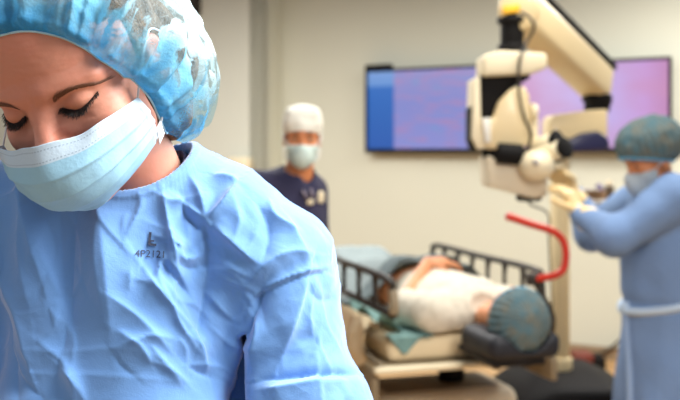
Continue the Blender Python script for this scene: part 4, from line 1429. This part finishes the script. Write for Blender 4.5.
obj('housing_underside', slab([(562, 150), (568, 140), (582, 133), (598, 131), (608, 137), (611, 146), (606, 151), (566, 152)], Z1 - .085, .23, .012, 3), M['navyglass'], mic, W(585, 144, Z1), label='dark navy underside of the housing')
obj('pivot_joint', merge(cyl(W(597, 112, Z1 + .03), W(597, 80, Z1 + .03), .062), cyl(W(596, 104, Z1 + .03), W(598, 93, Z1 + .03), .072)), M['black'], mic, W(597, 95, Z1 + .03))
# slanted arm from the pivot towards the viewer
A0 = W(594, 80, Z1 + .02); A1 = W(522, 12, 4.0)
ad = nrm(A1 - A0); au = nrm(L3((0, 0, 1)) - ad * ad[2]); asd = np.cross(ad, au); RA = np.stack([ad, asd, au], 1)
L_ = np.linalg.norm(A1 - A0)
obj('arm', rbox((A0 + A1) / 2 , (L_ / 2 + .07, .075, .085), .035, RA, 4), M['cream'], mic, A0)
obj('arm_cover', rbox((A0 + A1) / 2 + au * .098, (L_ / 2 + .09, .072, .018), .012, RA, 3), M['black'], mic, A0 + au * .09)
Z2 = 3.92
obj('drop_post', merge(cyl(W(512, 52, Z2), W(512, -6, Z2), .048), cyl(W(512, 24, Z2), W(512, 17, Z2), .062), cyl(W(512, 54, Z2), W(512, 44, Z2), .060)), M['black'], mic, W(512, 20, Z2))
obj('warning_label', prism([W(x, y, Z2 - .055) for x, y in ((503, 14), (520, 12), (520, 4), (503, 6))], (0, .014, 0), .002), M['yellow'], mic, W(511, 9, Z2 - .05), label='yellow label on the black post')
obj('arm_end', cyl(W(519, 10, Z2 - .05), W(519, 10, Z2 + .12), .085), M['cream'], mic, W(519, 10, Z2))
Z3 = 3.86
cb = obj('coupling_block', slab([(483, 55), (500, 50), (547, 53), (548, 68), (530, 74), (483, 76)], Z3 - .10, .20, .012, 3), M['cream2'], mic, W(510, 62, Z3))
obj('cavity', slab([(481, 73), (529, 71), (531, 78), (512, 88), (498, 102), (494, 120), (481, 120)], Z3 - .055, .12, .008, 2), M['black'], mic, W(495, 90, Z3))
obj('side_plate', slab([(474, 78), (480, 76), (481, 118), (486, 148), (478, 150), (472, 138)], Z3 - .09, .19, .006, 2), M['cream2'], mic, W(477, 110, Z3))
obj('edge_strip', slab([(470, 108), (473.5, 104), (473, 140), (478, 151), (474, 151), (470, 140)], Z3 - .06, .14, .004, 2), M['black'], mic, W(471, 125, Z3))
bd = obj('body_housing', slab([(481, 119), (494, 118), (499, 102), (512, 88), (525, 86), (530, 96), (531, 140), (524, 150), (486, 149)], Z3 - .10, .22, .012, 3), M['cream'], mic, W(508, 120, Z3))
obj('display_panel', slab([(482, 118), (491, 118), (491, 143), (485, 143)], Z3 - .108, .012, .003, 2), material('pale_panel', srgb(226, 222, 210), .4), bd, W(487, 130, Z3))
obj('lens_block', slab([(486, 156), (524, 152), (533, 158), (548, 162), (548, 196), (534, 199), (488, 187)], Z3 - .09, .2, .014, 3), M['grey'], mic, W(512, 175, Z3))
obj('focus_ring', merge(cyl(W(497, 153, Z3 - .11), W(522, 155, Z3 - .11), .042), cyl(W(507, 148, Z3 - .02), W(507, 160, Z3 - .02), .10)), M['black'], mic, W(508, 154, Z3))
obj('objective', cyl(W(529, 190, Z3 - .03), W(529, 201, Z3 - .03), .052), M['black'], mic, W(529, 196, Z3))
pod = obj('drive_pod', ball(W(537, 165, Z3 - .13), (.070, .075, .062), 18), M['cream2'], mic, W(537, 165, Z3 - .13))
obj('pod_button', cyl(W(536, 162, Z3 - .21), W(536, 162, Z3 - .19), .014), M['steel'], pod, W(536, 162, Z3 - .2))
for k, (x, y) in enumerate(((545, 146), (553, 153))):
    e = obj('eyepiece_tube', cyl(W(x - 12, y + 3, Z3 - .02 - .05 * k), W(x + 8, y - 4, Z3 - .10 - .05 * k), .040, .036), M['cream2'], mic, W(x, y, Z3 - .05))
    obj('eye_cup', cyl(W(x + 8, y - 4, Z3 - .10 - .05 * k), W(x + 14, y - 6, Z3 - .12 - .05 * k), .036, .044), M['black'], e, W(x + 10, y - 5, Z3 - .1))
obj('control_handle', tube(smooth_path([W(530, 146, Z3 + .02), W(545, 158, Z3 - .02), W(558, 157, Z3 - .02), W(566, 150, Z3 - .02)], 5), .024, 12), M['black'], mic, W(550, 155, Z3))
obj('side_knob', merge(cyl(W(530, 112, Z3 - .02), W(537, 112, Z3 - .02), .035), cyl(W(533, 118, Z3), W(533, 150, Z3), .022)), M['cream2'], mic, W(533, 120, Z3))
obj('cable', tube(smooth_path([W(521, 12, Z2 - .14), W(530, 18, Z2 - .16), W(534, 28, Z2 - .16), W(527, 42, Z2 - .14), W(520, 60, Z3 - .13), W(519, 90, Z3 - .14), W(524, 116, Z3 - .13), W(531, 134, Z3 - .10), W(528, 150, Z3 - .1)], 8), .006, 8), M['dark'], mic, W(525, 60, Z3 - .1))
obj('cable', tube(smooth_path([W(533, 196, Z3), W(530, 204, Z3 + .02), W(548, 214, Z3 + .1), W(549, 240, Z3 + .3), W(552, 300, 4.4), W(553, 360, 4.54)], 8), .0045, 8), M['dark'], mic, W(548, 240, Z3 + .2))

# ================================================================== SURGEON AT THE RIGHT
U = Pose(); U.s = .98; U.hs = 1.0; U.shut = False
U.M = head_from((-.93, -.22, -.30), (-.25, -.05, 1))
U.E = L3((1.090, 3.53, 1.500))
U.T = np.stack([nrm((.2, -.98, 0)), nrm((-.98, -.2, 0)), L3((0, 0, 1))], 1)
U.neck = L3((1.215, 3.585, 1.400)); U.chest = L3((1.235, 3.60, 1.18)); U.pel = L3((1.25, 3.62, .90))
U.sh = [L3((1.222, 3.435, 1.392)), L3((1.232, 3.765, 1.392))]
U.el = [L3((1.005, 3.45, 1.245)), L3((1.04, 3.90, 1.22))]
U.wr = [L3((.928, 3.665, 1.315)), L3((.955, 3.92, 1.40))]
U.hand = [((-.42, .12, .85), (-.75, .45, -.3), (.3, -.6, .5), .75), ((-.6, -.2, .7), (-.5, -.6, -.3), (.4, .3, .6), .7)]
U.hip = [L3((1.25, 3.53, .88)), L3((1.25, 3.71, .88))]
U.kn = [L3((1.235, 3.53, .47)), L3((1.235, 3.71, .47))]
U.an = [L3((1.26, 3.53, .09)), L3((1.26, 3.71, .09))]
U.toe = [L3((1.11, 3.50, .04)), L3((1.11, 3.72, .04))]
surgeon = thing('person', 'surgeon in a blue gown reaching to the microscope, seen side-on in a teal cap', 'person', (1.25, 3.62, 0))
V, Q = net(lambda p: body_sdf(U, p), axis(.76, 1.50, .010, [(.80, 1.30, .005)]), axis(3.28, 4.12, .010, [(3.40, 3.75, .005)]), axis(-.01, 1.74, .010, [(1.25, 1.70, .005)]))
body = obj('body', (V, Q), M['skin2'], surgeon, U.chest)
eyes_and_brows(U, surgeon, M['brow'])
fn = bouffant_sdf(U, (.112, .132, .105), (0, -.098, .060), (0, -.35, .93), .030)
c = U.w(0, -.09, .05)
V, Q = net(fn, axis(c[0] - .19, c[0] + .19, .004), axis(c[1] - .19, c[1] + .19, .004), axis(c[2] - .17, c[2] + .17, .004))
obj('bouffant_cap', (V, Q), M['tealcap'], surgeon, c)
cap_rim(U, (.112, .132, .105), (0, -.098, .060), (0, -.35, .93), .030, surgeon)

def bgmask(J, parent, mat):
    def f(p):
        q = J.q(p)
        d = head_sdf(q) - .0065
        d = smin(d, ell(q, (0, .002, -.066), (.040, .040, .046)), .02)
        b = np.maximum(np.abs(q[:, 0]) - .064 - .1 * np.clip(q[:, 1] + .05, -.1, .1), np.maximum(-.062 - q[:, 1], np.maximum(q[:, 2] + .026 - .25 * np.clip(.02 - np.abs(q[:, 0]), 0, 1), -.128 - q[:, 2])))
        return smax(d, b, .004)
    c = J.w(0, -.01, -.075)
    V, Q = net(f, axis(c[0] - .12, c[0] + .12, .0032), axis(c[1] - .12, c[1] + .12, .0032), axis(c[2] - .12, c[2] + .12, .0032))
    m = obj('face_mask', (V, Q), mat, parent, c)
    for sx in (-1, 1):
        for a, b in (((sx * .064, -.050, -.030), (sx * .082, -.105, .012)), ((sx * .062, -.048, -.095), (sx * .075, -.110, -.045))):
            obj('strap', tube([J.w(*a), J.w(*((L3(a) + L3(b)) / 2 + L3((sx * .006, 0, 0)))), J.w(*b)], .0022, 6), M['strap'], m, J.w(*a))
    return m
M['greymask'] = material('grey_mask_paper', srgb(178, 188, 194), .9, .03, 20)
M['strap'] = M.get('strap') or material('white_elastic', srgb(228, 232, 236), .8, .02, 20)
bgmask(U, surgeon, M['greymask'])

def ug(p):
    d = ell(p, U.chest + L3((0, 0, .04)), (.185, .150, .235), U.T)
    d = smin(d, ell(p, U.chest - L3((0, 0, .1)), (.175, .150, .28), U.T), .06)
    d = smin(d, rc(p, U.sh[0], U.sh[1], .078, .078), .06)
    d = smin(d, rc(p, U.neck - L3((0, 0, .03)), U.neck + L3((-.015, 0, .03)), .082, .066), .03)
    q = (p - L3((1.255, 3.62, 0))) * L3((1, .92, 1))
    d = smin(d, rc(q, (0, 0, 1.0), (0, 0, .28), .165, .225), .05)
    for k in (0, 1):
        a = rc(p, U.sh[k], U.el[k], .078, .074)
        a = smin(a, rc(p, U.el[k], U.wr[k] + (U.el[k] - U.wr[k]) * .12, .074, .046), .03)
        d = smin(d, a, .025)
    d = d + .010 * vnoise(p * L3((1, 1, .3)), .08, 13) + .006 * crumple(p, .12, 14, 4)
    th = np.arctan2(p[:, 1] - 3.62, p[:, 0] - 1.255)
    d = d - .010 * np.sin(th * 9 + 2) * np.clip((.95 - p[:, 2]) * 2, 0, 1)
    d = smax(d, p[:, 2] - 1.485, .01)
    d = d + .010 * np.exp(-((p[:, 2] - .985) / .022) ** 2) * (p[:, 0] > 1.03)
    return smax(d, .27 - p[:, 2], .01)
V, Q = net(ug, axis(.84, 1.62, .012, [(.88, 1.32, .007)]), axis(3.20, 4.06, .012, [(3.25, 3.75, .007)]), axis(.24, 1.50, .007))
sg = obj('surgical_gown', (V, Q), M['gown2'], surgeon, U.chest)
def around(z0, z1, r, n=60):
    """a band lying on the gown"""
    g = []
    for k in range(n):
        a = 2 * math.pi * k / n
        dv = L3((math.cos(a), math.sin(a), 0)); o = L3((1.25, 3.615, z0 + (z1 - z0) * (.5 + .5 * math.cos(a))))
        lo_, hi_ = 0, .5
        for _ in range(22):
            m = (lo_ + hi_) / 2
            if ug((o + dv * m)[None])[0] < 0: lo_ = m
            else: hi_ = m
        g.append(o + dv * (lo_ + r * .3))
    return g
V, F = tube(around(.95, 1.035, .006), .016, 8, closed=True)
tie = obj('waist_tie', (V, F), M['tie'], sg, (1.25, 3.6, .98), label='pale tie belt round the gown')
kx = around(.965, 1.0, .006)
kp = min(kx, key=lambda q: q[0] * .94 + q[1] * .35)
def on_gown(x0, z, y=3.3):
    lo_, hi_ = y - .1, 3.6
    for _ in range(24):
        m = (lo_ + hi_) / 2
        if ug(np.array([[x0, m, z]]))[0] < 0: hi_ = m
        else: lo_ = m
    return L3((x0, lo_ - .004, z))
def hang_tie(x0, x1, z0, z1, w):
    pts = [on_gown(x0 + (x1 - x0) * k, z0 + (z1 - z0) * k) for k in np.linspace(0, 1, 22)]
    return tube(pts, w, 8, flat=.3)
obj('tie_end', hang_tie(1.085, 1.085, .97, .33, .018), material('pale_blue_strip', srgb(146, 170, 204), .9), sg, (1.13, 3.45, .8), label='pale strip hanging down the gown front')
obj('tie_knot', ball(on_gown(1.085, .965), (.022, .016, .022), 10), M['tie'], sg, on_gown(1.085, .965))
for k in (0, 1):
    h = U.hand[k]
    def gl(p):
        d = hand_sdf(p, U.wr[k], h[0], h[1], h[2], h[3], grow=.0025, size=U.hs)
        return smin(d, rc(p, U.wr[k] + (U.el[k] - U.wr[k]) * .26, U.wr[k], .052, .036), .012)
    lo = U.wr[k] - .20; hi = U.wr[k] + .20
    V, Q = net(gl, axis(lo[0], hi[0], .0045), axis(lo[1], hi[1], .0045), axis(lo[2], hi[2], .0045))
    obj('glove', (V, Q), M['glove'], surgeon, U.wr[k])
def shoes(J, parent, mat):
    for k in (0, 1):
        a, t = J.an[k], J.toe[k]
        f = lambda p: smax(smin(rc(p, a * L3((1, 1, 0)) + L3((0, 0, .05)), t * L3((1, 1, 0)) + L3((0, 0, .038)), .05, .044), sph(p, a + L3((0, 0, -.02)), .052), .02), .002 - p[:, 2], .004)
        lo = np.minimum(a, t) - .09; hi = np.maximum(a, t) + .09
        V, Q = net(f, axis(lo[0], hi[0], .007), axis(lo[1], hi[1], .007), axis(-.01, .17, .007))
        obj('shoe', (V, Q), mat, parent, (a[0], a[1], 0))
shoes(U, surgeon, M['shoe'])

# ================================================================== MAN IN NAVY SCRUBS
Y = Pose(); Y.s = .97; Y.hs = 1.0; Y.shut = False
Y.M = head_from((.06, -1, -.10), (.03, -.08, 1)); Y.hz = .93
Y.E = L3((-.145, 3.66, 1.604))
lv = nrm((.80, .60, 0)); fv = nrm((.60, -.80, 0))
Y.T = np.stack([lv, fv, L3((0, 0, 1))], 1)
Y.neck = L3((-.165, 3.775, 1.455)); Y.chest = L3((-.205, 3.78, 1.26)); Y.pel = L3((-.220, 3.79, .96))
Y.sh = [L3((-.116, 3.86, 1.395)), L3((-.325, 3.70, 1.418))]
Y.el = [L3((-.112, 3.86, 1.12)), L3((-.36, 3.70, 1.13))]
Y.wr = [L3((-.150, 3.615, .99)), L3((-.37, 3.60, .89))]
Y.hand = [((.05, -.25, -1), (-.6, -.6, 0), (.3, -.9, -.2), .5), ((.05, -.25, -1), (.8, .3, 0), (.2, -.9, -.2), .5)]
Y.hip = [L3((-.150, 3.84, .90)), L3((-.290, 3.74, .90))]
Y.kn = [L3((-.14, 3.83, .48)), L3((-.30, 3.71, .48))]
Y.an = [L3((-.135, 3.86, .09)), L3((-.305, 3.74, .09))]
Y.toe = [L3((-.06, 3.74, .04)), L3((-.23, 3.60, .04))]
man = thing('person', 'man in navy scrubs with a white cap and pale mask standing by the wall corner', 'person', (-.22, 3.79, 0))
V, Q = net(lambda p: body_sdf(Y, p), axis(-.55, .10, .010, [(-.26, -.02, .004)]), axis(3.42, 4.08, .010, [(3.60, 3.84, .004)]), axis(-.01, 1.84, .010, [(1.44, 1.78, .004)]))
body = obj('body', (V, Q), M['skin2'], man, Y.chest)
eyes_and_brows(Y, man, M['lash'])
def mancap(p):
    q = Y.q(p)
    d = ell(q, (0, -.088, .046), (.086, .106, .092))
    d = smin(d, sbox(q, (0, -.088, .085), (.074, .090, .045), .03), .02) + .002 * vnoise(q, .03, 8)
    return smax(d, -((q - L3((0, 0, .034))) @ nrm((0, -.30, .95))), .004)
c = Y.w(0, -.09, .06)
V, Q = net(mancap, axis(c[0] - .14, c[0] + .14, .0045), axis(c[1] - .15, c[1] + .15, .0045), axis(c[2] - .12, c[2] + .14, .0045))
cp = obj('scrub_cap', (V, Q), M['whitecap'], man, c)
cap_rim(Y, (.087, .107, .093), (0, -.088, .046), (0, -.30, .95), .034, man, .003).data.materials[0] = M['whitecap']
def mhair(p):
    q = Y.q(p)
    d = ell(q, (0, -.092, .035), (.0785, .098, .09))
    d = smax(d, -ell(q, (0, .0, -.03), (.12, .062, .15)), .006)
    return smax(d, -(q[:, 2] + .035), .01)
V, Q = net(mhair, axis(c[0] - .12, c[0] + .12, .0045), axis(c[1] - .14, c[1] + .14, .0045), axis(c[2] - .14, c[2] + .1, .0045))
obj('hair', (V, Q), M['hair'], man, c)
bgmask(Y, man, M['bgmask'])
def top(p):
    d = ell(p, Y.chest, (.155, .122, .225), Y.T)
    d = smin(d, ell(p, (Y.chest + Y.pel) / 2, (.145, .115, .21), Y.T), .05)
    d = smin(d, ell(p, Y.pel, (.158, .118, .15), Y.T), .05)
    d = smin(d, rc(p, Y.sh[0], Y.sh[1], .064, .066), .05)
    d = smin(d, rc(p, Y.neck - L3((0, 0, .04)), Y.neck + L3((0, 0, .0)), .090, .072), .03)
    for k in (0, 1):
        d = smin(d, rc(p, Y.sh[k], Y.sh[k] + (Y.el[k] - Y.sh[k]) * 1.0, .066, .064), .025)
    d = d + .007 * vnoise(p * L3((1, 1, .5)), .07, 15) + .004 * crumple(p, .1, 16, 4)
    vn = Y.neck + fv * .10
    d = smax(d, -rc(p, vn + L3((0, 0, -.075)), vn + L3((0, 0, .07)), .012, .075), .005)
    d = smax(d, -rc(p, Y.neck, Y.neck + L3((0, -.03, .1)), .062, .064), .005)
    return smax(d, .82 - p[:, 2], .01)
V, Q = net(top, axis(-.60, .08, .008), axis(3.44, 4.10, .008), axis(.78, 1.60, .008))
tp = obj('scrub_top', (V, Q), M['navy'], man, Y.chest)
def trs(p):
    d = ell(p, Y.pel, (.150, .112, .14), Y.T)
    for k in (0, 1):
        a = smin(rc(p, Y.hip[k], Y.kn[k], .084, .074), rc(p, Y.kn[k], Y.an[k], .074, .068), .03)
        d = smin(d, a, .02)
    return smax(smax(d, p[:, 2] - .99, .01), .045 - p[:, 2], .006)
V, Q = net(trs, axis(-.50, .08, .010), axis(3.5, 4.08, .010), axis(.02, 1.05, .010))
obj('scrub_trousers', (V, Q), M['navy'], man, Y.pel)
shoes(Y, man, M['shoe'])
def on_top(px, py):
    o = L3((0, 0, 1.55)); d = nrm(W(px, py, 1.0) - o); a, b = 3.4, 4.1
    for _ in range(26):
        m = (a + b) / 2
        if top((o + d * m)[None])[0] < 0: b = m
        else: a = m
    return o + d * (a - .007)
sc_ = obj('stethoscope', tube(smooth_path([on_top(293, 176), on_top(297, 183), on_top(303, 191), on_top(308, 200)], 5), .0055, 8), material('grey_tubing', srgb(138, 128, 142), .6), man, on_top(300, 188), label='grey tubing hanging on the chest')
obj('tubing', tube(smooth_path([on_top(302, 174), on_top(306, 182), on_top(311, 190), on_top(313, 198)], 5), .0055, 8), sc_.data.materials[0], sc_, on_top(307, 186))
obj('chest_piece', rbox(on_top(310, 202), (.014, .008, .011), .006), M['cream2'], sc_, on_top(310, 200))
obj('sleeve_badge', rbox(on_top(319.5, 197), (.019, .008, .024), .007), M['cream2'], man, on_top(319.5, 197), label='cream badge on the upper arm')

# ================================================================== INSTRUMENT STAND, FLOOR BOX, CABLE
tc_ = W(606, 203, 5.2)
st = thing('instrument_stand', 'tray stand of instruments between the gloved hand and the side-on surgeon', 'stand', (tc_[0] + .12, 5.2, 0))
obj('tray', merge(rbox(tc_, (.19, .14, .008), .006), rbox(tc_ + L3((0, -.136, .012)), (.19, .006, .012), .004), rbox(tc_ + L3((0, .136, .012)), (.19, .006, .012), .004), rbox(tc_ + L3((-.186, 0, .012)), (.006, .14, .012), .004), rbox(tc_ + L3((.186, 0, .012)), (.006, .14, .012), .004)), M['steel'], st, tc_)
px_ = tc_[0] + .12
obj('pole', cyl((px_, 5.2, .04), (px_, 5.2, tc_[2] - .006), .016), M['steel'], st, (px_, 5.2, .6))
obj('foot_frame', merge(rbox((px_, 5.2, .03), (.25, .02, .015), .006), rbox((px_, 5.2, .03), (.02, .22, .015), .006)), M['steel'], st, (px_, 5.2, .03))
zt = tc_[2] + .009
def put(name, label, cat, geo, mat, c):
    return tag(obj(name, geo, mat, None, c), label, cat)
bx = W(588, 199, 5.17)
t = thing('instrument_box', 'brown instrument box at the hand end of the tray', 'box', (bx[0], 5.17, zt))
obj('body', rbox((bx[0], 5.17, zt + .031), (.045, .05, .03), .006), material('brown_plastic', srgb(120, 88, 58), .5), t, (bx[0], 5.17, zt))
obj('lid', rbox((bx[0], 5.17, zt + .066), (.047, .052, .006), .004), M['steel'], t, (bx[0], 5.17, zt + .06))
x = W(601.5, 199, 5.15)[0]
t = thing('bottle', 'small purple-capped bottle in the middle of the tray', 'bottle', (x, 5.15, zt))
obj('body', cyl((x, 5.15, zt), (x, 5.15, zt + .06), .024), material('amber_glass', srgb(150, 116, 84), .3), t, (x, 4.7, zt))
obj('cap', cyl((x, 5.15, zt + .058), (x, 5.21, zt + .085), .016), material('purple_cap', srgb(70, 50, 96), .5), t, (x, 4.7, zt + .07))
x = W(611, 199, 5.2)[0]
yb = 5.235
t = thing('bottle', 'taller dark bottle behind the purple-capped one on the tray', 'bottle', (x, yb, zt))
obj('body', cyl((x, yb, zt), (x, yb, zt + .085), .028), material('dark_brown_glass', srgb(92, 76, 60), .3), t, (x, yb, zt))
obj('neck', cyl((x, yb, zt + .083), (x, yb, zt + .115), .013), M['beige'], t, (x, yb, zt + .1))
x = W(631, 199, 5.17)[0]
V, F = ball((x, 5.15, zt + .036), (.06, .07, .036), 18)
V = V + nrm((0, 0, 1)) * (.010 * crumple(V, .05, 77, 4))[:, None]; V[:, 2] = np.maximum(V[:, 2], zt)
put('folded_cloth', 'pale pink cloth bundle on the tray beside the surgeon\'s sleeve', 'cloth', (V, F), material('pale_pink_cloth', srgb(232, 208, 186), .95, .04, 10), (x, 4.7, zt))

fb = onwall(582, 372, .30)
t = thing('foot_pedal', 'dark red foot pedal box on the floor beyond the microscope base', 'pedal', (fb[0], fb[1], 0))
obj('body', rbox((fb[0], fb[1], .055), (.07, .10, .055), .02), material('dark_red_plastic', srgb(110, 44, 30), .5), t, (fb[0], fb[1], .1))
obj('top_pad', rbox((fb[0] + .10, fb[1] - .02, .045), (.045, .10, .045), .02), M['black'], t, (fb[0], fb[1], .3))
wc = [onwall(x, y, .035) for x, y in ((636, 300), (632, 322), (622, 338), (606, 351), (594, 356))]
t = thing('cable', 'thin dark cable sagging along the wall beside the surgeon\'s gown', 'cable', wc[2])
obj('wire', tube(smooth_path(wc, 8), .010, 8), M['dark'], t, wc[2])
obj('plug', cyl(wc[0] + L3((0, 0, .03)), wc[0] - L3((0, 0, .03)), .022), M['black'], t, wc[0])
